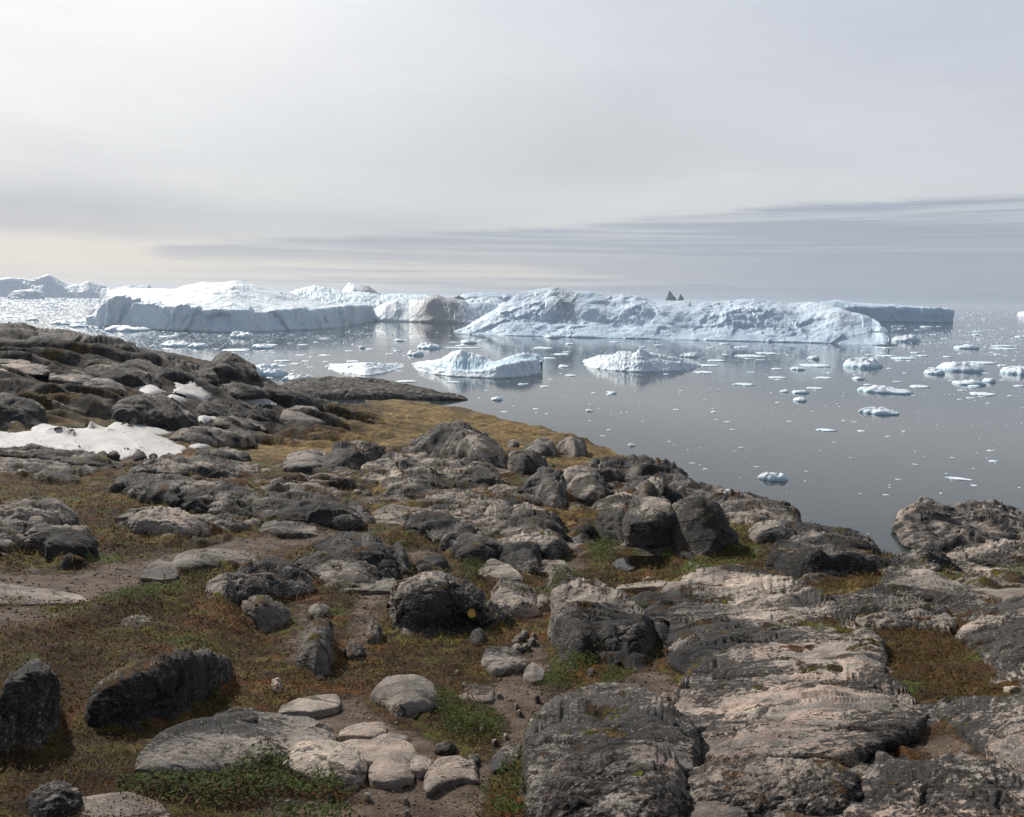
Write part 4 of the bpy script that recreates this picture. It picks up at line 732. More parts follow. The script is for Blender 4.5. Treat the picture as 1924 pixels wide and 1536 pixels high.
STO = [(274,876,9,7),(283,882,8,6),(306,873,12,8),(312,884,9,6),(289,866,10,6),(324,880,9,6),(335,870,10,6),(254,880,8,6),(300,893,12,6),(345,884,8,5),(331,892,9,5),(318,864,10,6),(268,885,7,5),(353,875,8,5)]
for i, (u, v, a_, b_) in enumerate(STO):
    pebble('stone', 'small grey stone in the pile at the lower right rim of the snow bed', u, v, a_, b_, 'lichen', 330 + i, 'stones at the rim of the snow bed', 'stone')
for i, (u, v, a_, b_) in enumerate([(968,1213,20,9),(985,1196,14,9),(972,1224,16,8),(1000,1212,12,9),(962,1232,20,7),(990,1222,14,8),(978,1204,16,8),(1003,1200,12,7)]):
    pebble('stone', 'flat pale stone in the little cascade on the narrow path, centre', u, v, a_, b_, 'tan', 350 + i, 'stones stepping down the narrow path', 'stone', 2.8)
for i, (u, v, a_, b_) in enumerate([(1160,1249,9,5),(860,1270,7,4),(1110,1270,10,6),(975,1345,9,6),(970,1330,6,4),(938,1312,8,5),(872,1296,8,5),(1250,1316,14,9),(620,1503,9,5),(762,1508,10,6),(765,1533,8,5),(542,1515,7,4),(226,1505,8,5),(950,1390,7,5),(930,1402,9,6),(1010,1318,8,5),(1095,1320,6,4),(905,1375,7,5),(690,1500,9,5),(1000,1362,7,5)]):
    pebble('stone', 'small loose stone lying on bare soil of the trodden path', u, v, a_, b_, 'tan' if i % 2 else 'smooth', 370 + i, 'loose stones on the trodden soil', 'stone')
# small rubble in the rusty hollow
rg = np.random.default_rng(77)
for i in range(34):
    u = rg.uniform(500, 735); v = rg.uniform(905, 950); s_ = rg.uniform(5, 13)
    pebble('stone', 'small grey stone scattered in the rusty turf hollow left of the central rocks', u, v, s_, s_ * rg.uniform(.35, .6), ['lichen', 'smooth', 'dark'][i % 3], 400 + i, 'stones scattered in the rusty hollow', 'stone')

# ---- the boulder and ledge with painted trail dots
mk, pv = done[DOT1], done[DOT2]
bpy.context.view_layer.update()
def dot(parent, u, v, rad):
    a, t = ray(u, v); dr = Vector((math.sin(a), math.cos(a), float(t))).normalized(); org = Vector((0, 0, CAMZ))
    mi = parent.matrix_world.inverted(); lo = mi @ org; ld = (mi.to_3x3() @ dr).normalized()
    ok, p, nrm, _ = parent.ray_cast(lo, ld)
    if not ok: return
    up = Vector((0, 0, 1)); tx = nrm.cross(up).normalized() if abs(nrm.z) < .95 else Vector((1, 0, 0)); ty = nrm.cross(tx).normalized()
    nrm = (nrm - ld * .9).normalized(); tx = nrm.cross(up).normalized(); ty = nrm.cross(tx).normalized(); K_ = 28
    best = 0.0
    for k in range(K_):
        an = 2 * math.pi * k / K_; q = p + (tx * math.cos(an) + ty * math.sin(an)) * rad
        ok2, p2, *_ = parent.ray_cast(q + nrm * .3, -nrm, distance=.6)
        if ok2: best = max(best, min((p2 - q).dot(nrm), .05))
    ctr = p + nrm * (best + .004); vs = [ctr]; fs = []
    for k in range(K_):
        an = 2 * math.pi * k / K_; vs.append(ctr + (tx * math.cos(an) + ty * math.sin(an)) * rad * (1 + .04 * math.sin(3 * an + 1)))
    for k in range(K_): vs.append(vs[1 + k] - nrm * (best + .03))
    for k in range(K_):
        k2 = (k + 1) % K_; fs.append((0, 1 + k, 1 + k2)); fs.append((1 + k, 1 + K_ + k, 1 + K_ + k2, 1 + k2))
    me = bpy.data.meshes.new('painted_dot'); me.from_pydata([tuple(x) for x in vs], [], fs); me.update(); me.materials.append(M['paint'])
    o = bpy.data.objects.new('painted_dot', me); COL.objects.link(o); o.parent = parent
dot(mk, 886, 1153, .075); dot(pv, 858, 990, .075)

# ================================================================== headland and islet
def big_rock(name, label, top, bot, r_at, phi, n_, mat, seed, rough, **kw):
    return rock(name, label, top, bot, phi, n_, mat, seed=seed, rough=rough, r_at=r_at, cat='rocky headland', **kw)
big_rock('headland', 'low rocky headland running into the water behind the golden grass slope', [(510,738),(545,719),(580,715),(640,715),(700,717),(745,722),(790,732),(835,743),(880,750)],
         [(510,752),(600,750),(680,751),(760,752),(830,753),(880,754)], 'sea', .62, 1.9, 'dark', 221, .5, terrace=False, base_drop=.4, res=1.6, facet=0)
big_rock('islet', 'rough grey rock islet with three humps at the right edge in the water', [(1684,990),(1692,964),(1735,957),(1775,961),(1795,970),(1815,960),(1865,956),(1895,963),(1912,972),(1940,968),(2040,990)],
         [(1684,1000),(1692,1020),(1720,1034),(1780,1044),(1850,1052),(1924,1060),(2040,1070)], 'sea', .42, 2.3, 'lichen', 222, .8, fmul=1.8, facet=.2, terrace=False, base_drop=.3, res=1.5)
big_rock('islet', 'low grey ledge at the waterline in front of the three humped islet', [(1700,1036),(1740,1026),(1800,1030),(1860,1035),(2000,1040)],
         [(1700,1042),(1760,1050),(1860,1060),(2000,1072)], 'sea', .4, 2.2, 'lichen', 223, .8, terrace=False, base_drop=.3)
ex_ = gz - GZ_START
for _ in range(6):
    p_ = np.pad(ex_, 1, mode='edge'); ex_ = (p_[:-2, 1:-1] + p_[2:, 1:-1] + p_[1:-1, :-2] + p_[1:-1, 2:] + 2 * ex_) / 6
gz = GZ_START + ex_
# ================================================================== ground sheet
aa = np.unique(np.concatenate([np.linspace(-math.pi, -.72, 60), np.linspace(-.72, .72, 1150), np.linspace(.72, math.pi, 60)]))
ll = np.linspace(math.log(1.2), math.log(420), 1280)
A2, L2 = np.meshgrid(aa, ll, indexing='ij'); R2 = np.exp(L2); GX = R2 * np.sin(A2); GY = R2 * np.cos(A2)
Z0 = lookup(gz, A2, L2)
Zr = np.zeros_like(A2); Zs = np.zeros_like(A2); Zg = np.zeros_like(A2); Zgr = np.zeros_like(A2); Zru = np.zeros_like(A2)
def paint(dst, polys, soft=.02, val=1.0):
    for p in polys:
        w_ = poly_w(p, A2, L2, soft) * abs(val)
        if val > 0: np.maximum(dst, w_, out=dst)
        else: dst *= 1 - w_
def paint_sky(dst, polys, val=1.0, soft=.02): paint(dst, polys, soft, val)
ROCKZ = [
 [(1040,1130),(1100,1112),(1290,1122),(1340,1090),(1450,1082),(1530,1130),(1640,1200),(1740,1330),(2000,1330),(2100,1700),(970,1700),(980,1440),(1040,1350),(1250,1345),(1300,1290),(1245,1255),(1150,1250),(1050,1250)],
 [(1430,1052),(1700,1060),(1960,1050),(2100,1060),(2100,1240),(1860,1200),(1780,1165),(1600,1135),(1530,1140),(1500,1120)],
 [(540,958),(700,930),(900,955),(1100,960),(1200,1000),(1180,1040),(1060,1050),(900,1045),(760,1015),(640,1000)],
 [(220,890),(420,868),(620,880),(700,900),(640,945),(440,930),(230,915)],
 [(-200,862),(60,862),(200,885),(230,905),(60,900),(-200,890)],
 [(620,845),(900,830),(1030,860),(1040,900),(900,935),(700,935),(600,890)],
 [(1030,890),(1220,880),(1400,945),(1560,1010),(1640,1045),(1440,1060),(1330,1000),(1200,975),(1060,960)],
 [(-300,590),(200,625),(430,665),(640,760),(620,800),(470,812),(330,800),(200,780),(60,745),(-300,700)],
 [(-100,690),(120,700),(330,760),(200,790),(0,800)],
 [(1780,1320),(2100,1300),(2100,1500),(1780,1400)],
 [(600,1015),(740,1020),(760,1095),(640,1105),(540,1080),(545,1050)],
]
SOILZ = [
 [(-80,1068),(120,1075),(260,1045),(400,1020),(480,1008),(620,990),(690,985),(700,1005),(560,1030),(480,1045),(420,1060),(300,1090),(200,1130),(140,1140),(-80,1110)],
 [(-60,1140),(60,1140),(140,1150),(60,1175),(-60,1200)],
 [(1062,1035),(1110,1035),(1105,1075),(1060,1090),(1045,1110),(1030,1160),(1010,1190),(1045,1210),(1040,1262),(1090,1300),(1180,1250),(1250,1255),(1310,1290),(1290,1310),(1250,1350),(1130,1325),(1060,1335),(1000,1400),(965,1430),(905,1490),(880,1545),(700,1700),(250,1700),(420,1560),(500,1480),(640,1495),(700,1470),(770,1450),(900,1425),(935,1350),(885,1310),(930,1280),(960,1230),(985,1180),(1005,1120),(1040,1075)],
 [(470,1345),(560,1330),(640,1300),(700,1300),(735,1345),(830,1390),(890,1400),(880,1430),(790,1435),(700,1405),(620,1385),(520,1365)],
 [(520,1240),(570,1255),(585,1190),(590,1130),(570,1110),(545,1140)],
 [(640,1225),(660,1150),(665,1105),(735,1105),(720,1160),(690,1215),(670,1240)],
 [(1205,1163),(1270,1162),(1292,1185),(1245,1215),(1240,1260),(1210,1260),(1225,1200)],
 [(745,1035),(800,1028),(870,1065),(880,1092),(790,1085)],
 [(430,1010),(540,1040),(600,1060),(560,1075),(440,1040)],
 [(1265,1390),(1300,1400),(1310,1450),(1180,1440),(1190,1410)],
 [(1690,1400),(1780,1360),(1900,1420),(1924,1480),(1760,1450)],
 [(1880,1110),(1990,1130),(1990,1175),(1860,1140)],
]
GOLDZ = [
 [(640,760),(720,748),(870,765),(960,790),(1100,830),(1235,888),(1170,892),(1000,862),(900,832),(800,805),(700,815),(560,822),(600,790)],
 [(350,835),(480,828),(620,815),(760,812),(820,830),(700,850),(600,862),(450,862)],
 [(330,1335),(440,1290),(520,1270),(600,1290),(480,1340),(380,1400),(260,1440),(160,1450)],
 [(880,1150),(1000,1150),(970,1200),(900,1210)],
 [(1480,1100),(1640,1100),(1650,1120),(1560,1125)],
 [(0,730),(170,740),(200,760),(60,755)],
 [(300,975),(200,930),(90,915),(180,905),(340,925)],
]
GREENZ = [
 [(1095,1025),(1150,1018),(1172,1040),(1145,1060),(1150,1090),(1100,1070)],
 [(1262,1040),(1330,1040),(1390,1030),(1440,1045),(1400,1075),(1290,1090),(1262,1070)],
 [(1380,985),(1420,1010),(1450,1035),(1400,1050),(1370,1010)],
 [(1430,1215),(1480,1220),(1550,1265),(1500,1262)],
 [(1690,1270),(1760,1280),(1740,1310),(1690,1300)],
 [(1540,1178),(1620,1190),(1660,1205),(1580,1200)],
 [(190,1125),(300,1100),(350,1105),(290,1130)],
 [(640,1015),(700,1010),(760,1060),(770,1095),(740,1090)],
 [(600,1030),(660,1055),(700,1098),(650,1090)],
 [(40,755),(110,758),(90,782),(50,775)],
 [(80,940),(140,938),(130,955),(90,950)],
 [(430,958),(490,962),(470,978),(430,975)],
 [(310,868),(420,862),(560,868),(420,880)],
]
RUSTZ = [
 [(-60,895),(110,900),(240,920),(330,950),(200,940),(-60,930)],
 [(480,905),(620,895),(700,930),(560,945)],
 [(1050,950),(1120,945),(1150,965),(1100,1010),(1050,1010)],
 [(1440,1095),(1530,1095),(1660,1085),(1640,1115),(1480,1120)],
 [(1500,1130),(1600,1150),(1780,1175),(1900,1240),(1910,1310),(1740,1320),(1670,1250),(1600,1195)],
 [(1270,1160),(1300,1170),(1270,1200),(1250,1210)],
 [(1330,1010),(1440,990),(1420,1000),(1360,1020)],
 [(600,1190),(560,1210),(575,1150),(600,1130)],
 [(-40,1180),(120,1190),(60,1230),(-40,1240)],
]
MOSSZ = [  # heath lying over the bedrock zones
 [(1440,1098),(1530,1098),(1650,1085),(1690,1100),(1640,1120),(1490,1125)],
 [(1500,1135),(1600,1158),(1780,1180),(1905,1240),(1915,1310),(1740,1322),(1670,1250),(1600,1200)],
 [(1430,1212),(1480,1215),(1600,1268),(1540,1275),(1490,1262)],
 [(1270,1155),(1300,1165),(1275,1205),(1250,1210)],
 [(1140,1055),(1262,1045),(1340,1040),(1440,1045),(1430,1075),(1290,1100),(1180,1130),(1120,1100)],
 [(420,820),(640,800),(640,850),(450,862)],
 [(700,955),(760,958),(780,975),(720,980)],
]
hill_pre = sstep(L2, math.log(62), math.log(80)) * sstep(A2, -.12, -.2)
paint(Zr, ROCKZ, .03, .7); paint(Zr, SOILZ, .02, -1); paint(Zr, MOSSZ, .02, -1)
paint(Zs, SOILZ, .045, .8); paint(Zg, GOLDZ, .09, .85); paint(Zgr, GREENZ, .05, .75); Zgr = np.maximum(Zgr, .5 * sstep(fbm(GX / 2.2, GY / 1.6, oct=3, seed=18), .08, .34) * sstep(L2, math.log(6), math.log(12)) * (1 - sstep(L2, math.log(70), math.log(110)))); paint(Zru, RUSTZ, .06, .85)
tuft_ = fbm(GX / 3.5, GY / 2.6, oct=3, seed=16); Zg = np.maximum(Zg, .60 * sstep(tuft_, .0, .3) * sstep(L2, math.log(13), math.log(24)) * (1 - hill_pre)); Zg *= 1 - .7 * Zs
far_gold = sstep(L2, math.log(60), math.log(80)); Zg = np.maximum(Zg, far_gold * sstep(A2, -.22, -.15) * .95)
Zr *= 1 - .25 * sstep(L2, math.log(20), math.log(26)) * (1 - sstep(L2, math.log(60), math.log(70)))
# far hillside rock, patchy
hill = sstep(L2, math.log(62), math.log(80)) * sstep(A2, -.12, -.2)
bare = fbm(GX / 9, GY / 5, oct=4, seed=5)
Zr = np.maximum(Zr * (1 - hill), hill * sstep(bare, -.35, -.05) * .85)
Zru = np.maximum(Zru, hill * sstep(fbm(GX / 12, GY / 8, oct=3, seed=8), 0, .3) * .35)
bare2 = fbm(GX / 2.2, GY / 1.6, oct=4, seed=15) * sstep(L2, math.log(9), math.log(14))
Zr = np.maximum(Zr, sstep(bare2, .18, .34) * .62 * (1 - Zs) * (1 - Zg)); Zr = Zr * (1 - Zg * .6) * (1 - Zgr * .7); Zr = np.maximum(Zr, .58 * lookup(grk, A2, L2)); Zs = Zs * (1 - .8 * lookup(grk, A2, L2))
Zr = np.maximum(Zr, .8 * sstep(A2, .54, .62) * (1 - sstep(A2, 1.6, 2.2)) * (1 - sstep(L2, math.log(60), math.log(80))))
# relief
amp = np.clip(R2 * .006, .01, .4) * (1 - .75 * sstep(R2, 120, 180))
def fade(lo, hi): return 1 - sstep(R2, lo, hi)
Zd = amp * fbm(GX / (1.4 + R2 * .09), GY / (1.4 + R2 * .09), oct=3, seed=21)
st_a = .45; SX = GX * math.cos(st_a) - GY * math.sin(st_a); SY = GX * math.sin(st_a) + GY * math.cos(st_a)
near = fade(30, 90)
rl = fbm(SX / 2.6, SY / .9, oct=4, seed=31, ridged=True); Zd += Zr * .12 * rl * near * np.clip(R2 / 14, .35, 3.0)
mid_r = sstep(R2, 14, 22) * (1 - sstep(R2, 62, 80)) * (1 - hill)
ld2 = SY / 2.6 + .9 * fbm(GX / 4.5, GY / 4.5, oct=3, seed=35) + .10 * SX / 2.6; f2 = ld2 - np.floor(ld2); st2 = np.minimum(f2 / .84, (1 - f2) / .16)
Zd += mid_r * np.clip(Zr + .15, 0, 1) * (st2 - .5) * (.34 + .35 * fbm(GX / 6, GY / 6, oct=2, seed=37)) * np.clip(R2 / 30, .6, 1.5)
Zd += (1 - hill) * sstep(R2, 60, 80) * (1 - sstep(R2, 150, 200) * .5) * (1.0 * fbm(GX / 11, GY / 9, oct=4, seed=39) + .30 * fbm(GX / 2.5, GY / 2, oct=4, seed=40, gain=.6))
Zd += Zr * .035 * fbm(GX / .5, GY / .35, oct=3, seed=33, ridged=True) * fade(15, 50)
soft_ = (1 - Zr) * (1 - Zs)
Zd += soft_ * (.085 * fbm(GX / .7, GY / .7, oct=3, seed=41) + .03 * fbm(GX / .16, GY / .16, oct=3, seed=43, gain=.6)) * fade(20, 70) * np.clip(R2 / 10, .6, 1.5)
Zd += soft_ * .22 * fbm(GX / 2.6, GY / 2.6, oct=4, seed=45) * sstep(R2, 25, 60)
Zd += Zs * .02 * fbm(GX / .3, GY / .3, oct=4, seed=47) * fade(20, 60) - Zs * .04
Zd -= .0 * Zg
# outcropping strata everywhere bedrock shows; they face the viewer and run down to the right
q10 = R2 / 10; stm = np.clip(Zr, 0, 1) * (1 - hill) * (1 - .5 * sstep(R2, 60, 90)) * sstep(R2, 3.5, 6)
Zd += stm * q10 * (.22 * ledges(A2, L2, 12, .8, 300, .8) + .10 * ledges(A2, L2, 20, .8, 301, .5, .36) + .055 * facets(A2 * 9, L2 * 24 + A2 * 19, 0 * A2, seed=303) + .012 * facets(A2 * 26, L2 * 60, 0 * A2, seed=304) + .02 * fbm(A2 * 40, L2 * 70, oct=2, seed=305, ridged=True))
hx, hy = GX * .95 + GY * .3, GY * .95 - GX * .3
hz = hill * (2.6 * ledges(A2, L2, 8, 1.35, 310, .7) + 1.5 * ledges(A2, L2, 16, 1.35, 311, .6, .32) + .6 * ledges(A2, L2, 27, 1.35, 312, .6, .42) + .6 * fbm(hx / 14, hy / 9, oct=3, seed=53) + .35 * facets(A2 * 12, L2 * 16 + A2 * 20, 0 * A2, seed=58) + .10 * facets(A2 * 34, L2 * 50, 0 * A2, seed=59) + .1 * fbm(hx / 1.6, hy / 1.0, oct=2, seed=57, ridged=True))
edge_r = np.interp(A2, EDGE_A, EDGE_R)
Zd += hz * np.clip((80 + R2) / 200, .5, 1) * (1 - .8 * sstep(R2 / edge_r, .82, .95)) - hill * .3
Zd *= 1 - .6 * sstep(R2 / edge_r, 1.0, 1.3)
SMALL_SNOW = [
 ('narrow leftmost of the three small snow patches high on the dark slope', [(254,726),(272,728),(282,722),(310,738),(275,741)], .25),
 ('brightest and tallest of the small snow patches high on the dark slope', [(331,719),(347,724),(355,722),(398,744),(380,750),(350,746),(327,738),(333,730)], .3),
 ('low sliver of snow just under the tallest small snow patch', [(305,751),(328,743),(348,753),(332,756)], .25),
 ('thin snow wedge beside the dark stepped ledge', [(370,788),(386,785),(402,782),(432,792),(380,793)], .25),
 ('long thin snow streak at the right end of the dark slope', [(457,746),(480,748),(522,764),(495,760)], .25)]
for _, p_, _t in SMALL_SNOW:
    c_ = np.mean(p_, 0); Zd *= 1 - .93 * poly_w([(c_[0] + (u - c_[0]) * 1.5, c_[1] + (v - c_[1]) * 1.8) for u, v in p_], A2, L2, .04)
# the pool hollow, the snow bed
POOL = [(1152,1062),(1165,1052),(1190,1046),(1255,1046),(1258,1056),(1246,1064),(1230,1068),(1205,1062),(1185,1070),(1162,1070)]
SNOW = [(-120,812),(-20,815),(30,815),(62,812),(66,800),(85,802),(130,804),(190,806),(235,795),(262,792),(290,797),(335,807),(300,816),(312,822),(322,832),(345,838),(344,848),(310,860),(290,863),(250,858),(220,863),(195,858),(180,848),(125,843),(110,851),(30,845),(-120,848)]
pw = poly_w(POOL, A2, L2, .012)
pa_, pr_, pz_ = hit(np.array([p[0] for p in POOL]), np.array([p[1] for p in POOL])); POOLZ = float(np.median(pz_))
near_pool = poly_w([(962 + (u - 962) * 1 + (u - 1200) * .35, v + (v - 1066) * .5) for u, v in POOL], A2, L2, .05)
Zt = Z0 + Zd
Zt = Zt * (1 - near_pool) + near_pool * (np.minimum(np.maximum(Zt, POOLZ + .03), POOLZ + .15 + .3 * Zd))
Zt = Zt * (1 - pw) + pw * (POOLZ - .12 + .5 * Zd)
ground = mesh_grid('ground', np.stack([GX, GY, Zt], -1), mat=M['ground'],
                   attrs={'zone_a': np.stack([Zr, Zs, Zg], -1).reshape(-1, 3), 'zone_b': np.stack([Zgr, Zru, hill], -1).reshape(-1, 3)},
                   mask=(Zt > -5))
tag(ground, kind='structure')
def gfin(x, y, tab=None):
    tab = Zt if tab is None else tab
    a = np.arctan2(x, y); r = np.hypot(x, y); l = np.log(np.clip(r, 1.25, 415))
    i = np.clip(np.searchsorted(aa, a) - 1, 0, len(aa) - 2); fx = (a - aa[i]) / (aa[i + 1] - aa[i])
    yj = (l - ll[0]) / (ll[1] - ll[0]); j = np.clip(yj.astype(int), 0, len(ll) - 2); fy = yj - j
    return (tab[i, j] * (1 - fx) + tab[i + 1, j] * fx) * (1 - fy) + (tab[i, j + 1] * (1 - fx) + tab[i + 1, j + 1] * fx) * fy
# sea, out to the horizon, kept as one sheet
rr = np.concatenate([[0], np.geomspace(20, 30000, 60)]); th = np.linspace(-math.pi, math.pi, 97)
sea = mesh_grid('sea', np.stack([rr[None] * np.sin(th)[:, None], rr[None] * np.cos(th)[:, None], np.zeros((97, 61))], -1), mat=M['sea'], smooth=False)
tag(sea, kind='structure')
# rock pool
def flat_poly(name, poly, z, mat):
    u = np.array([p[0] for p in poly], float); v = np.array([p[1] for p in poly], float); a, t = ray(u, v); r = (z - CAMZ) / t
    me = bpy.data.meshes.new(name); me.from_pydata([(r[i] * math.sin(a[i]), r[i] * math.cos(a[i]), z) for i in range(len(u))], [], [tuple(range(len(u)))]); me.update()
    me.materials.append(mat); o = bpy.data.objects.new(name, me); COL.objects.link(o); return o
big_pool = [(1208 + (u - 1208) * 1.12, 1058 + (v - 1058) * 1.15) for u, v in POOL]
tag(flat_poly('pool_water', big_pool, POOLZ - .015, M['pool']), kind='structure')

# ================================================================== snow
def snow_patch(label, poly, thick=.10, res=.35):
    u = np.array([p[0] for p in poly], float); v = np.array([p[1] for p in poly], float); a, r, z = hit(u, v); l = np.log(r)
    na = int(np.clip((a.max() - a.min()) * F / 2.2 * 1, 16, 260)); nl = int(np.clip((v.max() - v.min()) / 1.0, 12, 120))
    a_, l_ = np.meshgrid(np.linspace(a.min() - .004, a.max() + .004, na), np.linspace(l.min() - .01, l.max() + .01, nl), indexing='ij')
    x, y = np.exp(l_) * np.sin(a_), np.exp(l_) * np.cos(a_)
    wob = .010 * fbm(x / 1.8, y / 1.8, oct=6, seed=61, gain=.62)
    w_ = poly_sd(a, l, a_ + wob, l_ + wob * 2, .006)
    gs = lookup(gz, a_, l_); gr = gfin(x, y)
    sm = gr.copy()
    for _ in range(int(max(4, nl // 5))):
        p_ = np.pad(sm, 1, mode='edge'); sm = (p_[:-2, 1:-1] + p_[2:, 1:-1] + p_[1:-1, :-2] + p_[1:-1, 2:] + sm) / 5
    z = sm + thick * np.clip(w_ * 1.3 - .1, -.2, 1) + .03 * fbm(x / 3, y / 2, oct=3, seed=62)
    z = np.where(w_ > .6, np.maximum(z, gr + .04), z) * sstep(w_, .0, .4) + (1 - sstep(w_, .0, .4)) * (gr - .3)
    o = mesh_grid('snow_patch', np.stack([x, y, z], -1), mat=M['snow'], mask=(w_ > .02)); recenter(o)
    return tag(o, label, 'snow patch', 'snow patches left on the slope')
snow_patch('largest snow bed, reaching the left edge in the hollow of the slope', SNOW, .07)
snow_patch('small snow remnant under the flat topped dark slab', [(355,838),(385,834),(397,839),(370,842)], .12)


for lab_, p_, th_k in SMALL_SNOW: snow_patch(lab_, p_, th_k)
# ================================================================== icebergs
def sea_r(u, v):
    a, t = ray(u, v); return CAMZ / np.maximum(-t, .0015)
def berg(label, water, rows, name='iceberg', ncol=260, sub=9, amps=None, scale=30.0, blue=None, dirt=None, seed=0, flute=1.0, r_fix=None, back=120, mat='ice', parent=None, cat='iceberg', group=None, jag=0.0, fmul=1.0):
    """water: waterline as the photo shows it; rows: (outline, metres behind the waterline) from the cliff edge up to the skyline"""
    u0, u1 = water[0][0], water[-1][0]; s = np.linspace(0, 1, ncol); u = u0 + (u1 - u0) * s
    et = np.clip(np.minimum(s, 1 - s) / .04, 0, 1) ** .5
    vw = resamp(water, u); aw, tw = ray(u, vw)
    r0 = sea_r(u, vw) if r_fix is None else np.full(ncol, float(r_fix)); r0 = smooth1(r0, ncol // 14)
    P0 = [(aw, r0 + 4, np.full(ncol, -4.0)), (aw, r0, CAMZ + r0 * tw if r_fix is None else np.full(ncol, -.5))]
    ctrl_amp = [.3, .45]; bl = [0, 0]; 
    am = amps or [1] * len(rows); blu = blue or [0] * (len(rows) + 1)
    bl = [blu[0], blu[0]]
    for k, (ol, off) in enumerate(rows):
        v = resamp(ol, u); of = np.interp(u, *np.array(off, float).T) if isinstance(off, list) else np.full(ncol, float(off))
        r = r0 + of * (et * .9 + .1); a, t = ray(u, v); P0.append((a, r, CAMZ + r * t)); ctrl_amp.append(am[k]); bl.append(blu[k + 1])
    a, r, z = P0[-1]; bk = back * (et * .9 + .1)
    P0.append((a, r + bk * .5, z * .5)); ctrl_amp.append(am[-1]); bl.append(0); P0.append((a, r + bk, np.full(ncol, -4.0))); ctrl_amp.append(.5); bl.append(0)
    out = []; wa = []; wb = []
    for k in range(len(P0) - 1):
        n_ = sub if 0 < k else 2
        if k == len(P0) - 2 or k == len(P0) - 3: n_ = max(5, sub // 3)
        for j in range(n_):
            f = j / n_; g = f
            a = P0[k][0] * (1 - f) + P0[k + 1][0] * f; r = P0[k][1] * (1 - f) + P0[k + 1][1] * f; z = P0[k][2] * (1 - g) + P0[k + 1][2] * g
            out.append(np.stack([r * np.sin(a), r * np.cos(a), z], -1)); wa.append(ctrl_amp[k] * (1 - f) + ctrl_amp[k + 1] * f); wb.append(bl[k] * (1 - f) + bl[k + 1] * f)
    out.append(np.stack([P0[-1][1] * np.sin(P0[-1][0]), P0[-1][1] * np.cos(P0[-1][0]), P0[-1][2]], -1)); wa.append(.5); wb.append(0)
    V = np.stack(out, 1); wa = np.array(wa)[None]; wb = np.repeat(np.array(wb)[None], ncol, 0)
    # soften the creases a little
    for _ in range(1): V[:, 1:-1] = .5 * V[:, 1:-1] + .25 * (V[:, :-2] + V[:, 2:])
    N = grid_normals(V); flat_n = N[:, :, 2:3]; sg = -np.sign((N[..., 0] * V[..., 0] + N[..., 1] * V[..., 1])[:, 3:6].mean()) or 1; N = N * sg
    x, y, z = (V[..., i] for i in range(3)); L_ = scale; sd_ = 900 + seed * 13
    Nh = N.copy(); Nh[..., 2] *= .5
    d = .24 * fbm(x / L_ * .8, y / L_ * .8, z / L_ * .6, oct=3, seed=sd_, gain=.45)
    msk = .35 + 1.3 * sstep(fbm(x / L_ * .45, y / L_ * .45, z / L_ * .3, oct=2, seed=sd_ + 40), -.25, .3)
    d += msk * .075 * fbm(x / L_ * 1.6, y / L_ * 1.6, z / L_ * .8, oct=4, seed=sd_ + 4, gain=.5, ridged=True)
    d += .012 * fbm(x / L_ * 8, y / L_ * 8, z / L_ * 4, oct=3, seed=sd_ + 6, gain=.5)
    steep = 1 - np.abs(N[..., 2])
    d += .27 * fmul * (.3 + .7 * steep) * facets(x / L_ * 1.05, y / L_ * 1.05, z / L_ * .5, seed=sd_ + 31) + msk * .055 * fmul * facets(x / L_ * 3.6, y / L_ * 3.6, z / L_ * 1.8, seed=sd_ + 32)
    d += flute * (.22 * fbm(x / L_ * .9, y / L_ * .9, z / L_ * .15, oct=2, seed=sd_ + 11, ridged=True) + .045 * fbm(x / L_ * 5, y / L_ * 5, z / L_ * .6, oct=3, seed=sd_ + 9, ridged=True)) * steep
    if jag: d += jag * np.maximum(fbm(x / L_ * 3.4, y / L_ * 3.4, z / L_ * 1.5, oct=3, seed=sd_ + 14, ridged=True), -.3) * .5
    V = V + Nh * (d * L_ * wa * (et[:, None] * .8 + .2))[..., None]
    di = np.zeros(V.shape[:2])
    if dirt:
        vv = resamp(rows[-1][0], u)
        for (cu, su, k, zlo, zhi) in dirt:
            di = np.maximum(di, (k * np.exp(-((u - cu) / su) ** 2))[:, None] * sstep(z, zlo - 6, zlo + 4) * (1 - sstep(z, zhi, zhi + 12)))
    crev = sstep(-fbm(x / L_ * 1.6, y / L_ * 1.6, z / L_ * .8, oct=4, seed=sd_ + 4, gain=.5, ridged=True), .0, .5) * .5  # shading of the crevices put into the colour as blue
    o = mesh_grid(name, V, mat=M[mat], smooth=False, attrs={'ice': np.stack([np.clip(wb + crev, 0, 1), di, di * 0], -1).reshape(-1, 3)})
    recenter(o)
    if parent: o.parent = parent; return o
    return tag(o, label, cat, group)
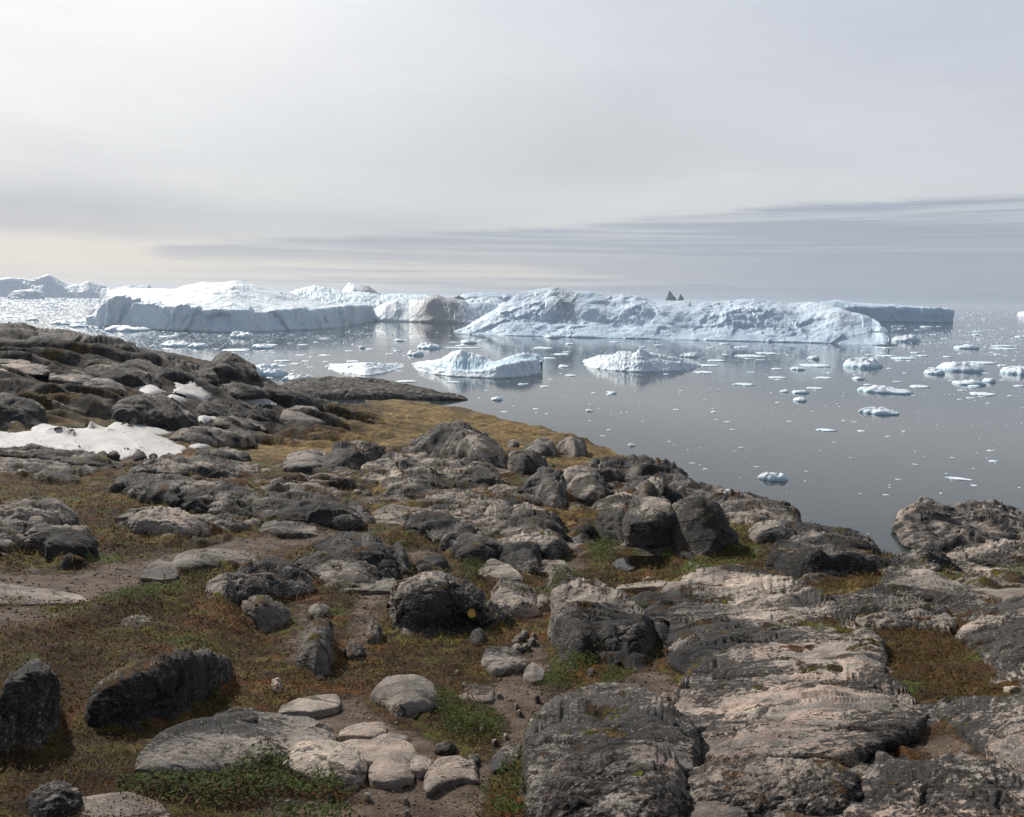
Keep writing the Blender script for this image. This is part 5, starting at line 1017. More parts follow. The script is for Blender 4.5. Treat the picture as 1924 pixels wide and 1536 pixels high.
# far left bergs
G_ = 'icebergs'
berg('hazy pointed iceberg with a double peak at the far left on the horizon', [(-120,560),(0,558),(100,557),(215,556)],
     [([(-120,553),(0,548),(30,545),(75,547),(100,548),(215,552)], 60), ([(-120,530),(0,524),(22,521),(40,522),(62,525),(75,521),(90,515),(105,521),(122,530),(150,533),(165,527),(180,533),(206,541),(215,552)], 170)],
     ncol=200, r_fix=5800, scale=150, seed=1, back=400, mat='hazed_ice', amps=[.8, .6])
berg('low hazy flat iceberg in front of the double peaked one, far left', [(15,561),(50,561),(82,560)], [([(15,558),(25,548),(60,545),(78,549),(82,557)], 60), ([(15,557),(28,546),(60,543),(76,548),(82,557)], 200)],
     ncol=80, r_fix=4600, scale=90, seed=2, back=200, mat='hazed_ice', amps=[.6, .3])
berg('very distant thin white ice strip right of the double peaked iceberg', [(200,551),(250,552),(300,553)], [([(200,548),(225,539),(245,536),(262,538),(278,535),(300,551)], 200)], ncol=60, r_fix=8500, scale=160, seed=3, back=200, mat='hazed_ice')
# rugged ice behind the flat one
berg('jagged blue white iceberg of pinnacles behind the right end of the big flat topped one', [(480,592),(600,596),(700,600),(760,603),(835,604)],
     [([(480,588),(560,576),(620,572),(680,572),(735,574),(790,578),(835,590)], 60), ([(480,584),(520,566),(560,552),(620,556),(680,560),(735,562),(800,562),(835,585)], 150),
      ([(480,580),(510,568),(540,556),(558,548),(575,541),(590,536),(605,538),(622,545),(640,547),(690,552),(715,558),(735,555),(755,553),(775,556),(800,557),(820,562),(835,580)], 300)],
     ncol=340, scale=42, seed=4, amps=[1, 1.2, 1.0], jag=.35, blue=[.3, .3, .35, .2], back=200, r_fix=1560)
berg('grey topped dome shaped iceberg peak standing behind the jagged pinnacles', [(636,598),(680,599),(725,600)], [([(636,575),(650,556),(665,545),(690,548),(708,560),(725,580)], 40), ([(636,570),(645,545),(657,530),(668,533),(690,536),(706,546),(718,553),(725,575)], 130)],
     ncol=120, scale=40, seed=5, r_fix=1850, back=120, dirt=[(695, 22, 1.0, 30, 90)], blue=[.2, .2, .0], amps=[.6, .35])
berg('white flat topped snowy iceberg far behind the gap between the two biggest icebergs', [(862,572),(910,573),(965,574)], [([(862,565),(880,557),(920,557),(950,557),(965,566)], 30), ([(862,560),(872,551),(900,549),(930,549),(955,551),(965,562)], 300)],
     ncol=90, scale=70, seed=6, r_fix=3000, back=200, amps=[.4, .1], mat='hazed_ice')
berg('blue white wall of ice between the grey dirty iceberg and the white flat one', [(850,603),(900,604),(950,606)], [([(850,580),(880,572),(920,570),(950,575)], 50), ([(850,575),(885,562),(905,560),(935,562),(950,570)], 120)],
     ncol=90, scale=40, seed=7, r_fix=1620, back=120, blue=[.4, .5, .2], jag=.2)
berg('dirty grey brown iceberg filling the gap between the two biggest icebergs', [(688,603),(705,604),(760,605),(810,607),(860,608),(906,609)],
     [([(688,598),(710,582),(725,573),(745,568),(770,574),(785,566),(805,562),(822,562),(845,566),(870,572),(890,588),(906,604)], 45), ([(688,596),(712,578),(728,568),(746,563),(768,568),(784,562),(800,558),(815,554),(822,553),(836,560),(852,560),(868,564),(884,576),(906,602)], 110)],
     ncol=300, scale=30, seed=8, dirt=[(820, 58, 1.15, -5, 60), (735, 26, .55, 5, 60)], amps=[.9, .6], back=100, blue=[.1, .1, 0])
berg('small brownish ice dome peeping over the dirty grey brown iceberg', [(840,600),(858,600),(876,600)], [([(840,580),(850,556),(860,552),(868,556),(876,575)], 30)], ncol=60, scale=25, seed=9, r_fix=1560, back=60, dirt=[(858, 22, .9, 10, 90)], amps=[.6])
# the flat topped giant on the left
berg('huge flat topped iceberg, left, with a vertical cliff and a snowy hill on its back',
     [(148,608),(165,611),(205,615),(260,619),(340,622),(420,625),(500,623),(600,619),(660,612),(702,603)],
     [([(148,606),(165,604),(185,590),(200,572),(210,560),(235,555),(250,558),(265,565),(290,570),(310,577),(335,577),(345,574),(358,573),(372,575),(400,582),(440,583),(465,581),(472,588),(495,587),(512,583),(530,581),(570,578),(580,583),(600,581),(640,576),(670,575),(690,575),(702,588)], 14),
      ([(148,605),(170,600),(190,578),(203,556),(230,550),(270,553),(330,560),(400,565),(470,572),(540,574),(600,577),(650,573),(690,573),(702,586)], 60),
      ([(148,604),(175,596),(192,570),(206,550),(225,547),(280,549),(325,551),(360,549),(400,548),(450,552),(500,560),(560,569),(610,573),(650,571),(690,572),(702,585)], [(148,95),(330,110),(430,120),(560,110),(702,90)]),
      ([(148,603),(180,590),(195,562),(210,545),(230,541),(335,543),(345,538),(362,535),(385,531),(420,530),(440,527),(455,527),(478,531),(500,539),(522,545),(545,549),(570,558),(600,568),(650,570),(690,571),(702,584)], [(148,150),(330,200),(430,215),(560,190),(702,120)])],
     ncol=640, sub=16, scale=26, seed=10, fmul=.9, amps=[.95, .30, .95, .5], back=150, flute=1.6, blue=[.34, .22, 0, .05, 0])  # blue of the shaded cliff painted into its lower rows
# the long one on the right
berg('longest iceberg, on the right, with a pointed snowy left end and crumpled grey blue flanks',
     [(853,627),(880,629),(940,631),(1045,633),(1100,635),(1200,637),(1290,639),(1400,642),(1500,644),(1560,646),(1620,648),(1671,650)],
     [([(853,626),(900,619),(950,610),(1000,606),(1040,607),(1080,609),(1140,612),(1200,611),(1260,615),(1330,618),(1400,617),(1450,612),(1520,618),(1580,615),(1630,622),(1660,634),(1671,645)], [(853,15),(1000,45),(1300,40),(1500,45),(1671,18)]),
      ([(853,625),(890,614),(930,597),(965,580),(1000,568),(1050,566),(1080,575),(1140,584),(1200,580),(1260,588),(1330,590),(1400,585),(1460,583),(1520,590),(1580,588),(1620,600),(1655,618),(1671,640)], [(853,25),(1000,80),(1300,70),(1500,80),(1671,30)]),
      ([(853,624),(875,616),(900,600),(930,580),(950,566),(975,552),(1000,547),(1020,543),(1038,540),(1060,543),(1085,545),(1110,550),(1140,556),(1170,554),(1195,556),(1220,562),(1245,564),(1300,566),(1340,566),(1380,564),(1405,562),(1418,561),(1450,564),(1480,570),(1520,568),(1545,572),(1575,578),(1600,586),(1630,594),(1652,606),(1664,622),(1671,640)], [(853,40),(1000,130),(1300,120),(1500,125),(1671,45)])],
     ncol=760, sub=22, scale=36, seed=11, mat='shaded_ice', amps=[1.15, 1.1, .5], back=140, flute=1.3, blue=[.30, .14, .08, .0],
     dirt=[(1060, 45, .62, 12, 80), (1130, 50, .35, 8, 80), (1480, 60, .36, 5, 80), (1360, 70, .2, 0, 80), (1580, 40, .42, 2, 80), (955, 18, .3, 20, 60)])
berg('long blue grey cliff of ice trailing off to the right behind the longest iceberg', [(1520,604),(1600,605),(1700,606),(1760,607),(1791,607)],
     [([(1520,590),(1550,580),(1600,578),(1640,577),(1670,577),(1680,580),(1700,577),(1740,579),(1780,581),(1789,584),(1791,598)], 18), ([(1520,575),(1545,569),(1570,568),(1600,571),(1640,573),(1680,573),(1700,576),(1740,578),(1780,580),(1789,583),(1791,597)], 60),
      ([(1520,572),(1535,570),(1558,566),(1568,564),(1580,564),(1600,568),(1640,571),(1670,573),(1682,571),(1694,574),(1740,577.5),(1780,579.5),(1789,582),(1791,596)], 120)],
     ncol=300, scale=30, seed=12, amps=[1, .5, .3], back=120, blue=[.75, .6, .2, .1], flute=2, mat='shaded_ice')  # bluish shade of this cliff painted into the colour
berg('dark grey ice pinnacle behind the crest of the longest iceberg, left of the two', [(1250,585),(1258,586),(1272,586)], [([(1250,572),(1253,552),(1257,542),(1261,546),(1265,553),(1269,556),(1272,572)], 12)], ncol=50, scale=18, seed=13, r_fix=1160, back=25, amps=[.25], fmul=.3, mat='dirty_ice')
berg('dark grey ice pinnacle behind the crest of the longest iceberg, right of the two', [(1270,585),(1278,586),(1287,586)], [([(1270,573),(1274,556),(1278,549),(1283,556),(1287,573)], 12)], ncol=50, scale=18, seed=14, r_fix=1168, back=25, amps=[.25], fmul=.3, mat='dirty_ice')
berg('small white iceberg cut by the right edge on the horizon', [(1911,594),(1930,595),(1960,596)], [([(1911,592),(1916,586),(1925,585),(1960,588)], 20)], ncol=40, scale=30, seed=15, back=30, amps=[.5])
# mid-distance small bergs
berg('small iceberg with an arched left peak around a pale blue basin, centre', [(777,687),(790,697),(815,704),(850,708),(930,712),(980,709),(1017,700)],
     [([(777,686),(790,688),(815,690),(850,696),(885,699),(915,697),(928,692),(945,685),(960,684),(985,680),(1005,677),(1017,682)], 6),
      ([(777,685),(795,684),(815,688),(840,695),(885,697),(912,694),(930,686),(950,680),(985,675),(1005,672),(1017,680)], 18),
      ([(777,684),(795,680),(812,677),(832,674),(846,664),(856,659),(868,656),(878,662),(890,664),(905,668),(915,675),(930,680),(945,676),(960,669),(972,667),(985,664),(998,668),(1008,666),(1017,679)], 32)],
     ncol=300, sub=12, scale=9, seed=16, amps=[.8, .5, .7], back=14, blue=[.1, .2, .95, .1], jag=.25, mat='floe')
berg('small iceberg with a crest of many sharp white knobs, right of centre', [(1097,684),(1115,692),(1150,697),(1200,700),(1260,698),(1300,693),(1314,688)],
     [([(1097,683),(1120,682),(1160,684),(1200,683),(1250,684),(1290,685),(1314,687)], 10), ([(1097,682),(1112,676),(1130,670),(1150,669),(1165,662),(1178,660),(1188,664),(1203,656),(1218,665),(1240,668),(1262,674),(1285,679),(1314,686)], 26)],
     ncol=260, sub=14, scale=8, seed=17, amps=[1.1, 1.1], back=16, blue=[.25, .05, 0], jag=.45, fmul=1.5, mat='floe')
berg('wide low drift of lumpy white ice left of the arched small iceberg', [(614,692),(640,700),(690,707),(720,702),(758,690)],
     [([(614,691),(650,691),(700,694),(735,690),(758,689)], 14), ([(614,690),(640,686),(665,684),(690,683),(720,685),(745,686),(758,688)], 30)],
     ncol=200, sub=14, scale=6, seed=18, amps=[1.0, 1.0], back=10, blue=[.1, 0, 0], jag=.5, fmul=1.5, mat='floe')
# ================================================================== floes
def floe(label, u, v, wpx, hpx, seed, group=None, name='ice_floe', tall=False, wd=None, lump=1.0):
    a, t = ray(np.array([float(u)]), np.array([float(v)])); r = CAMZ / max(-t[0], .0015); a = a[0]
    w_ = wpx * r / F; sl_ = CAMZ / r; h = max(hpx * r / F * (.8 if tall else .55), .15); dd = np.clip((hpx * r / F - h * .8) / sl_, .25 * w_, 1.3 * w_) if not wd else wd
    rg = np.random.default_rng(seed); na = int(np.clip(wpx * 1.3, 14, 72)); nr = int(np.clip(wpx / 3, 5, 18))
    ph = np.linspace(0, 2 * math.pi, na, endpoint=False)
    rad = 1 + .22 * pnoise(np.cos(ph) * 1.3 + seed, np.sin(ph) * 1.3, None, seed) + .16 * pnoise(np.cos(ph) * 3 + seed, np.sin(ph) * 3, None, seed + 1)
    rho = np.concatenate([[1.0, 1.0, .97], np.linspace(.92, .02, nr)]); zz = []
    PX = []; PY = []
    for k, q in enumerate(rho):
        lx = np.cos(ph) * q * rad * w_ / 2; ly = np.sin(ph) * q * rad * dd / 2
        n_ = fbm(lx / w_ * 3.2 + seed, ly / w_ * 3.2, oct=4, seed=seed, gain=.6, ridged=True)
        n2_ = pnoise(lx / w_ * 2 + seed * 3, ly / w_ * 2, None, seed + 7)
        e = (1 - q ** 5)
        z = -.4 * h if k == 0 else h * ((.16 if k == 1 else .22 + .10 * lump * 0) + e * lump * (.25 + .38 * n_ + .30 * n2_))
        z = np.full(na, z) if np.isscalar(z) else (np.maximum(z, .08 * h) if k else z)
        PX.append(lx); PY.append(ly); zz.append(z)
    PX, PY, Zf = np.array(PX).T, np.array(PY).T, np.array(zz).T
    ca, sa = math.cos(-a), math.sin(-a); cx, cy = (r + dd * .5) * math.sin(a), (r + dd * .5) * math.cos(a)
    V = np.stack([PX * ca - PY * sa, PX * sa + PY * ca, Zf], -1)
    bl = np.zeros(V.shape[:2]); bl[:, :3] = .75; bl[:, 3:] = np.clip(.25 - Zf[:, 3:] / h, 0, .2)
    o = mesh_grid(name, V, wrap=True, mat=M['floe'], smooth=False, attrs={'ice': np.stack([bl, bl * 0, bl * 0], -1).reshape(-1, 3)})
    o.location = (cx, cy, 0); return tag(o, label, 'ice floe', group)
FL = [
 ('two humped white floe directly in front of the flat topped giant', 455,636,42,14,1), ('broken lumpy floe half hidden by the shoulder of the left slope', 498,708,66,24,1),
 ('white rounded floe just above the rocky headland', 563,717,54,14,1), ('long thin pale blue floe above the lumpy floe at the slope shoulder', 514,690,45,6,0),
 ('low blue white floe between the slope and the flat topped giant, nearest the arched iceberg', 805,656,46,12,1), ('pale blue floe just upper left of the arched small iceberg', 781,669,31,11,1),
 ('low bright floe below the pointed end of the longest iceberg', 880,646,30,8,1), ('long very flat floe above the arched small iceberg', 872,655,64,4,0),
 ('small bright chunk at the foot of the longest iceberg beside its first dark cave', 1038,636,30,8,1), ('flat floe above the right end of the arched small iceberg', 1022,656,36,6,0),
 ('small flat floe at the right tip of the arched small iceberg', 1033,675,24,6,0), ('thin flat floe below left of the arched small iceberg', 763,719,38,6,0),
 ('small round white floe alone off the headland tip', 933,753,21,7,1), ('small flat floe under the arched small iceberg', 850,720,28,5,0), ('tiny floe below right of the arched small iceberg', 1023,728,17,5,0),
 ('white humped floe right of the knobbly small iceberg under the longest one', 1297,672,34,10,1), ('long flat floe in the dark reflection of the longest iceberg', 1409,672,54,7,0),
 ('flat floe left of the long one in the dark reflection', 1346,680,30,7,0), ('long flat floe touching the right end of the knobbly small iceberg', 1325,689,52,6,0), ('small flat floe lower right of the knobbly small iceberg', 1322,702,34,6,0),
 ('flat floe under the middle of the longest iceberg', 1440,666,36,6,0), ('small peaked floe under the right half of the longest iceberg', 1529,676,20,8,1), ('wide bumpy floe below the right half of the longest iceberg', 1533,690,50,8,0),
 ('bumpy floe left of the wide bumpy one below the longest iceberg', 1498,696,24,7,1), ('bright thick square ended floe below the right end of the longest iceberg', 1618,692,62,18,1),
 ('white floe with a raised blue right horn, off the right end of the longest iceberg', 1702,643,42,14,1), ('flat floe just under the right tip of the longest iceberg', 1665,671,32,6,0), ('flat floe right of the one under the right tip of the longest iceberg', 1698,676,36,8,0),
 ('small white peaked floe, upper of the right hand water', 1814,656,37,8,1), ('rounded flat floe near the right edge, higher one', 1884,652,29,6,0), ('thin flat floe near the right edge just under the higher rounded one', 1888,657,36,4,0),
 ('low oval floe near the right edge above the broad humped floe', 1845,684,37,7,0), ('broad humped white floe with a tail, right hand water', 1803,699,70,16,1), ('dark edged small floe left of the broad humped one', 1755,704,31,10,1),
 ('jagged low floe below the broad humped one', 1818,724,46,10,1), ('small flat floe below left of the broad humped one', 1727,729,30,7,0), ('very long low crumbly floe in the right hand water', 1665,740,92,13,1),
 ('low oval floe below the jagged one near the right edge', 1846,744,38,8,0), ('white floe cut by the right edge beside the broad humped one', 1912,704,50,16,1), ('crumbly small floe right of the jagged low one', 1859,719,20,8,1),
 ('tilted flat floe alone under the very long crumbly one', 1650,779,60,12,1), ('white floe with a green blue underside, nearest of the larger floes', 1453,904,52,16,1), ('bright flat floe touching the shore rocks of the crest', 1372,933,50,13,1),
 ('oval flat floe between the shore and the tilted floe', 1552,811,32,7,0), ('long thin floe above the rocky islet', 1801,902,37,6,0), ('small floe in the reflection left of the bright square ended one', 1462,712,30,6,0),
 ('flat floe in open water below the long dark reflection', 1397,725,37,7,0), ('round small floe in open water, left of a twin', 1473,738,16,6,1), ('slightly longer small floe in open water, right of a round one', 1503,740,28,7,1),
 ('short flat floe in open water below the long reflection, right of the middle', 1531,732,29,6,0), ('small rounded white floe below the twins in open water', 1503,755,23,8,1), ('flat floe below the thick square ended floe', 1549,712,26,5,0),
 ('small crumbly floe just left of the very long one', 1613,714,20,6,1), ('small white chunk under the right part of the crumpled flank', 1660,655,26,5,0), ('tiny bright floe low in open water right of the headland', 1151,741,17,6,1),
 ('tiny floe in open water right of the grass slope, upper', 1107,774,14,5,1), ('tiny floe in open water right of the grass slope, lower', 1187,839,13,6,1), ('small flat floe left of the knobbly small iceberg', 1055,668,30,6,0),
 ('small bright floe above the low drift of lumpy ice', 750,642,18,6,1), ('tiny bright floe above the left end of the low drift', 680,655,13,6,1), ('flat floe touching the top of the low drift of lumpy ice', 662,681,26,5,0),
 ('small floe right of the flat one above the low drift', 733,667,16,5,0), ('flat white floe left of the lowest flat floe near the islet', 1866,869,14,5,0), ('low floe in front of the flat giant, beside the two humped one', 500,651,42,6,0),
 ('humped floe in front of the flat giant below the two humped one', 494,656,36,10,1), ('low flat floe below the two humped one over the left slope', 445,661,44,8,0), ('flat crumbly floe next to the left slope skyline', 330,652,44,10,1),
 ('crumbly floe right of the one next to the left slope skyline', 372,654,32,10,1), ('long low crumbly floe under the left end of the flat giant', 240,624,70,12,1), ('low crumbly floe at the left tip of the flat giant', 125,612,44,10,1),
 ('small dark blue chunk in the pack ice at the left', 62,604,20,8,1), ('flat chunk in the pack ice near the left edge', 25,597,34,7,0), ('humped chunk in the pack ice above the left land crest', 148,616,30,8,1)]
for i, (lab, u, v, a_, b_, k) in enumerate(FL): floe(lab, u, v, a_, b_, 500 + i, tall=bool(k), lump=1.25 if k else .6)
# smaller floes by stretch of water: nothing tells one from the next
rg = np.random.default_rng(5)
def scatter(n, box, wr, label, group, seed):
    c = 0; k = 0
    while c < n and k < 5000:
        k += 1; u = rg.uniform(box[0], box[2]); v = rg.uniform(box[1], box[3])
        if not on_water(u, v): continue
        s_ = wr[0] + (wr[1] - wr[0]) * rg.random() ** 2.2; floe(label, u, v, s_, max(2.0, s_ * rg.uniform(.16, .32)), seed + c, group, lump=rg.uniform(.5, 1.3)); c += 1
SK = np.array([(s[0], s[1]) for s in skyl], float)
WL = np.array([(0,560),(148,612),(165,615),(205,618),(340,625),(420,628),(500,626),(600,622),(660,615),(702,606),(853,630),(940,634),(1100,638),(1290,642),(1500,647),(1671,653),(1676,610),(1791,610),(1795,583),(2000,584)], float)
def on_water(u, v): return np.interp(u, WL[:, 0], WL[:, 1]) < v < np.interp(u, SK[:, 0], SK[:, 1]) - 2 and not (1680 < u and v > 940) and not (520 < u < 890 and v > 708) and not (770 < u < 1020 and 655 < v < 715) and not (1095 < u < 1318 and 655 < v < 702)
scatter(46, (300, 628, 860, 715), (8, 22), 'small white floe drifting between the flat topped giant and the left slope', 'small floes in front of the flat topped giant', 2000)
scatter(46, (860, 636, 1680, 715), (8, 22), 'small white floe drifting in the reflection of the longest iceberg', 'small floes in front of the longest iceberg', 2100)
scatter(46, (1680, 610, 1924, 760), (7, 20), 'small white floe scattered on the far right hand water', 'small floes on the far right hand water', 2200)
scatter(40, (900, 716, 1700, 830), (5, 14), 'small white floe scattered on the open grey water beyond the grass slope', 'small floes on the open water', 2300)
scatter(34, (1250, 830, 1924, 945), (4, 12), 'small white floe scattered on the dark near water at lower right', 'small floes on the near water', 2400)
# brash: crumbs past counting, one object
N_ = 52000; cu = rg.uniform(-150, 2050, N_ * 8); cv = 548 + (1040 - 548) * rg.random(N_ * 8) ** 2.4
hz_v = 580 - (1924 - cu) * .01746; dv_ = cv - hz_v
patchn = fbm(cu / 160, cv / 26, oct=4, seed=70); patch2 = fbm(cu / 55, cv / 9, oct=3, seed=71)
dens = 1.15 * (1 - sstep(cu, 180, 560))
dens = np.maximum(dens, 1.15 * np.exp(-np.maximum(cv - 640, 0) / 48.0)); dens = np.maximum(dens, .10 * (1 - sstep(cv, 700, 900)) + .035)
dens *= ((1 - sstep(cu, 250, 620)) * sstep(patchn, -.8, -.1) * 1.5 + sstep(cu, 250, 620) * sstep(patchn, -.35, .4)) * (.35 + 1.3 * sstep(patch2, -.2, .4))
wl_ = np.interp(cu, WL[:, 0], WL[:, 1]); ok = (dv_ > 3.0) & (cv > np.where(cu < 215, 550, wl_)) & (rg.random(len(cu)) < dens)
cu, cv = cu[ok][:N_], cv[ok][:N_]; print('brash', len(cu))
a, t = ray(cu, cv); r = CAMZ / -t; pr_ = rg.permutation(len(cu)); cu = cu[pr_]; cv = cv[pr_]; a, r = a[pr_], r[pr_]; n = len(cu); spx = 1.2 + 3.6 * rg.random(n) ** 3.5 + (1 - sstep(cu, 120, 420)) * 4.5 * rg.random(n) ** 2
wx = spx * r / F; wy = np.minimum(wx * rg.uniform(.5, 1.6, n), 40); wz = wx * rg.uniform(.08, .26, n) * (1 - .5 * (cu < 300))
ps = np.linspace(0, 2 * math.pi, 7)[:-1]; ring = np.stack([np.cos(ps), np.sin(ps)], 1)
jit = rg.uniform(.6, 1.3, (n, 6)); top = rg.uniform(.35, .8, (n, 6)); rot = rg.uniform(0, 6.28, n)
Vb = np.zeros((n, 13, 3)); cx, cy = r * np.sin(a), r * np.cos(a)
for k in range(6):
    lx, ly = ring[k, 0] * wx / 2 * jit[:, k], ring[k, 1] * wy / 2 * jit[:, k]
    Vb[:, k] = np.stack([cx + lx, cy + ly, -.1 * wz - .02], 1); Vb[:, 6 + k] = np.stack([cx + lx * .8, cy + ly * .8, wz * top[:, k]], 1)
Vb[:, 12] = np.stack([cx, cy, wz * rg.uniform(.6, 1.1, n)], 1)
tri = []
for k in range(6):
    k2 = (k + 1) % 6; tri += [(k, k2, 6 + k2), (k, 6 + k2, 6 + k), (6 + k, 6 + k2, 12)]
T = (np.array(tri)[None] + (np.arange(n) * 13)[:, None, None]).reshape(-1, 3)
tag(mesh_raw('brash_ice', Vb.reshape(-1, 3), T, M['brash'], smooth=False, attrs={'ice': np.zeros((n * 13, 3))}), kind='stuff')

# ================================================================== vegetation
dg = bpy.context.evaluated_depsgraph_get()
rocks_bvh = []
from mathutils.bvhtree import BVHTree
def drop_on(x, y, objs=None):
    """height of the ground sheet (with its relief)"""
    return gfin(x, y)
def leaf_cloud(name, C, S, mat, up=.5, seed=0, parent=None, tall=1.0, kindlab=None, tint=(0, 1)):
    """C: (n,3) leaf positions, S: (n,) leaf lengths -> one mesh of folded leaves"""
    rg = np.random.default_rng(seed); n = len(C); th_ = rg.uniform(0, 2 * math.pi, n); el_ = rg.uniform(-.1, 1.3, n) * up
    dr = np.stack([np.cos(th_) * np.cos(el_), np.sin(th_) * np.cos(el_), np.sin(el_)], 1); sd2 = np.stack([-np.sin(th_), np.cos(th_), rg.uniform(-.4, .4, n)], 1)
    L_ = S[:, None]; Wd = L_ * .28
    V = np.stack([C, C + dr * L_ * .5 + sd2 * Wd, C + dr * L_ * tall, C + dr * L_ * .5 - sd2 * Wd], 1)
    T = np.arange(n * 4).reshape(n, 4); tn = np.repeat(np.stack([rg.uniform(*tint, n), (rg.random(n) < .16) * 1.0, np.zeros(n)], 1), 4, 0)
    return mesh_raw(name, V.reshape(-1, 3), T, M[mat], smooth=False, attrs={'tint': tn}, parent=parent)
def shrub(label, poly, height=.14, dens=1.0, mat='leaf', seed=0, lf=.028, name='dwarf_shrub', tint=(0, 1)):
    rg = np.random.default_rng(seed); u = np.array([p[0] for p in poly], float); v = np.array([p[1] for p in poly], float)
    a, r, z = hit(u, np.minimum(v, 1690)); l = np.log(r); x, y = r * np.sin(a), r * np.cos(a)
    area = .5 * abs(np.dot(x, np.roll(y, 1)) - np.dot(y, np.roll(x, 1))); n = int(np.clip(area * 2600 * dens / (lf / .028) ** 2, 300, 16000))
    ra = rg.uniform(a.min() - .01, a.max() + .01, n * 4); rl = rg.uniform(l.min() - .02, l.max() + .02, n * 4)
    w_ = poly_sd(a, l, ra + rg.normal(0, .002, n * 4), rl + rg.normal(0, .004, n * 4), .02); k = rg.random(n * 4) < w_; ra, rl, w_ = ra[k][:n], rl[k][:n], w_[k][:n]
    rr3 = np.exp(rl); px, py = rr3 * np.sin(ra), rr3 * np.cos(ra); cl_ = .45 + .75 * sstep(fbm(px / .22, py / .22, oct=2, seed=seed + 3), -.35, .4)
    hh = height * cl_ * (w_ ** .5) * rg.random(len(ra)) ** .45; pz = np.maximum(gfin(px, py), lookup(gz, ra, rl) - .02) + hh
    root = bpy.data.objects.new(name, None); COL.objects.link(root); cx, cy = float(px.mean()), float(py.mean()); cz_ = float(gfin(np.array([cx]), np.array([cy]))[0]); root.location = (cx, cy, cz_)
    tag(root, label, 'low shrub')
    off = np.array([cx, cy, cz_]); P3 = np.stack([px, py, pz], 1) - off
    leaf_cloud('foliage', P3, lf * rg.uniform(.6, 1.5, len(P3)), mat, seed=seed, parent=root, tint=tint)
    # branching stems
    m_ = min(90, max(16, len(P3) // 40)); ii = rg.choice(len(P3), m_); left_ = list(ii); order = [left_.pop()]
    while left_:
        dd_ = [((P3[q][:2] - P3[order[-1]][:2]) ** 2).sum() for q in left_]; order.append(left_.pop(int(np.argmin(dd_))))
    vs = []; fs = []; prev = None
    for q in order:
        p = P3[q]; b0 = p - np.array([rg.normal(0, .03), rg.normal(0, .03), hh[q] + .01]); md = (p + b0) / 2 + rg.normal(0, .012, 3); b = len(vs); wv = np.array([.004, 0, 0])
        vs += [b0 - wv, b0 + wv, md + wv * .8, md - wv * .8, p + wv * .5, p - wv * .5]; fs += [(b, b + 1, b + 2, b + 3), (b + 3, b + 2, b + 4, b + 5)]
        if prev is not None: fs.append((prev, prev + 1, b + 1, b))
        prev = b
    mesh_raw('stems', np.array(vs), np.array(fs), M['twig'], smooth=False, parent=root); return root
shrub('bright green dwarf willow strip along the left foot of the grey speckled dome', [(1020,1292),(1040,1265),(1070,1245),(1110,1228),(1140,1228),(1120,1245),(1085,1262),(1065,1290),(1030,1300)], .16, 1.6, seed=1)
shrub('green and brown shrub clump hugging the right side of the grey dome, bottom centre', [(822,1315),(840,1310),(870,1335),(930,1345),(945,1365),(920,1390),(870,1392),(835,1370)], .17, 1.4, seed=2, tint=(0, .8))
shrub('long dark green shrub strip under the smooth whaleback slab, bottom left', [(225,1470),(330,1476),(440,1462),(490,1420),(515,1400),(540,1425),(545,1462),(640,1480),(655,1495),(600,1505),(540,1490),(470,1500),(360,1505),(250,1492)], .13, 1.5, seed=3, tint=(0, .7))
shrub('olive shrub strip climbing the left side of the big dark striped rock', [(880,1500),(930,1490),(940,1465),(985,1410),(1000,1380),(1040,1355),(1015,1385),(982,1450),(985,1540),(920,1560),(930,1510)], .16, 1.3, seed=4, tint=(0, .55))
shrub('green and rusty shrub mat above the big dark striped rock', [(1000,1375),(1030,1335),(1080,1312),(1140,1305),(1150,1318),(1100,1330),(1050,1345),(1015,1372)], .12, 1.2, seed=5, tint=(0, .8))
shrub('small round green shrub mat on bare soil right of the willow strip', [(1130,1265),(1150,1255),(1180,1260),(1175,1272),(1145,1280)], .06, 1.3, seed=6)
shrub('dark rounded shrub behind the marked boulder on the soil hollow', [(850,1085),(870,1063),(900,1062),(915,1080),(910,1092),(870,1096)], .35, .8, seed=7, tint=(0, .35), lf=.04)
shrub('dark round shrub on the small outcrop beside the narrow path', [(1028,1100),(1035,1078),(1062,1078),(1085,1098),(1075,1112),(1045,1118)], .3, .8, seed=8, tint=(0, .5), lf=.04)
shrub('bright green low shrub patch beside the curved rock rib', [(352,1075),(370,1062),(400,1060),(400,1078),(370,1084)], .12, 1.2, seed=9, lf=.034)
shrub('green shrub mat on the top of the dark heath mound', [(190,1138),(260,1115),(340,1098),(355,1104),(330,1118),(280,1132),(220,1142)], .16, 1.0, seed=10, lf=.036)
shrub('bright green tufts left of the rock pool', [(1110,1050),(1120,1025),(1150,1015),(1165,1030),(1150,1045),(1130,1060)], .30, 1.0, seed=11, lf=.055)
shrub('small green shrub tuft behind the grey speckled dome', [(1170,1145),(1190,1138),(1210,1142),(1200,1152),(1178,1154)], .1, 1.2, seed=12, lf=.035)
shrub('green and rusty heath mat at the bottom edge left of centre', [(470,1540),(540,1518),(640,1520),(680,1545),(560,1570)], .08, 1.2, seed=13, tint=(0, .7))
shrub('green moss strip running down the big dark sloping rock', [(590,1045),(640,1050),(680,1075),(700,1102),(680,1098),(640,1070),(600,1060)], .14, .9, seed=14, lf=.04)
shrub('green low shrub patch beside the rough right edge outcrop', [(1880,1085),(1900,1072),(1940,1075),(1940,1095),(1900,1100)], .2, .8, seed=15, lf=.05)
shrub('low rusty shrub growing from the crack in the bottom slab', [(1235,1530),(1245,1485),(1265,1480),(1275,1530)], .14, 1.4, mat='rustleaf', seed=16)
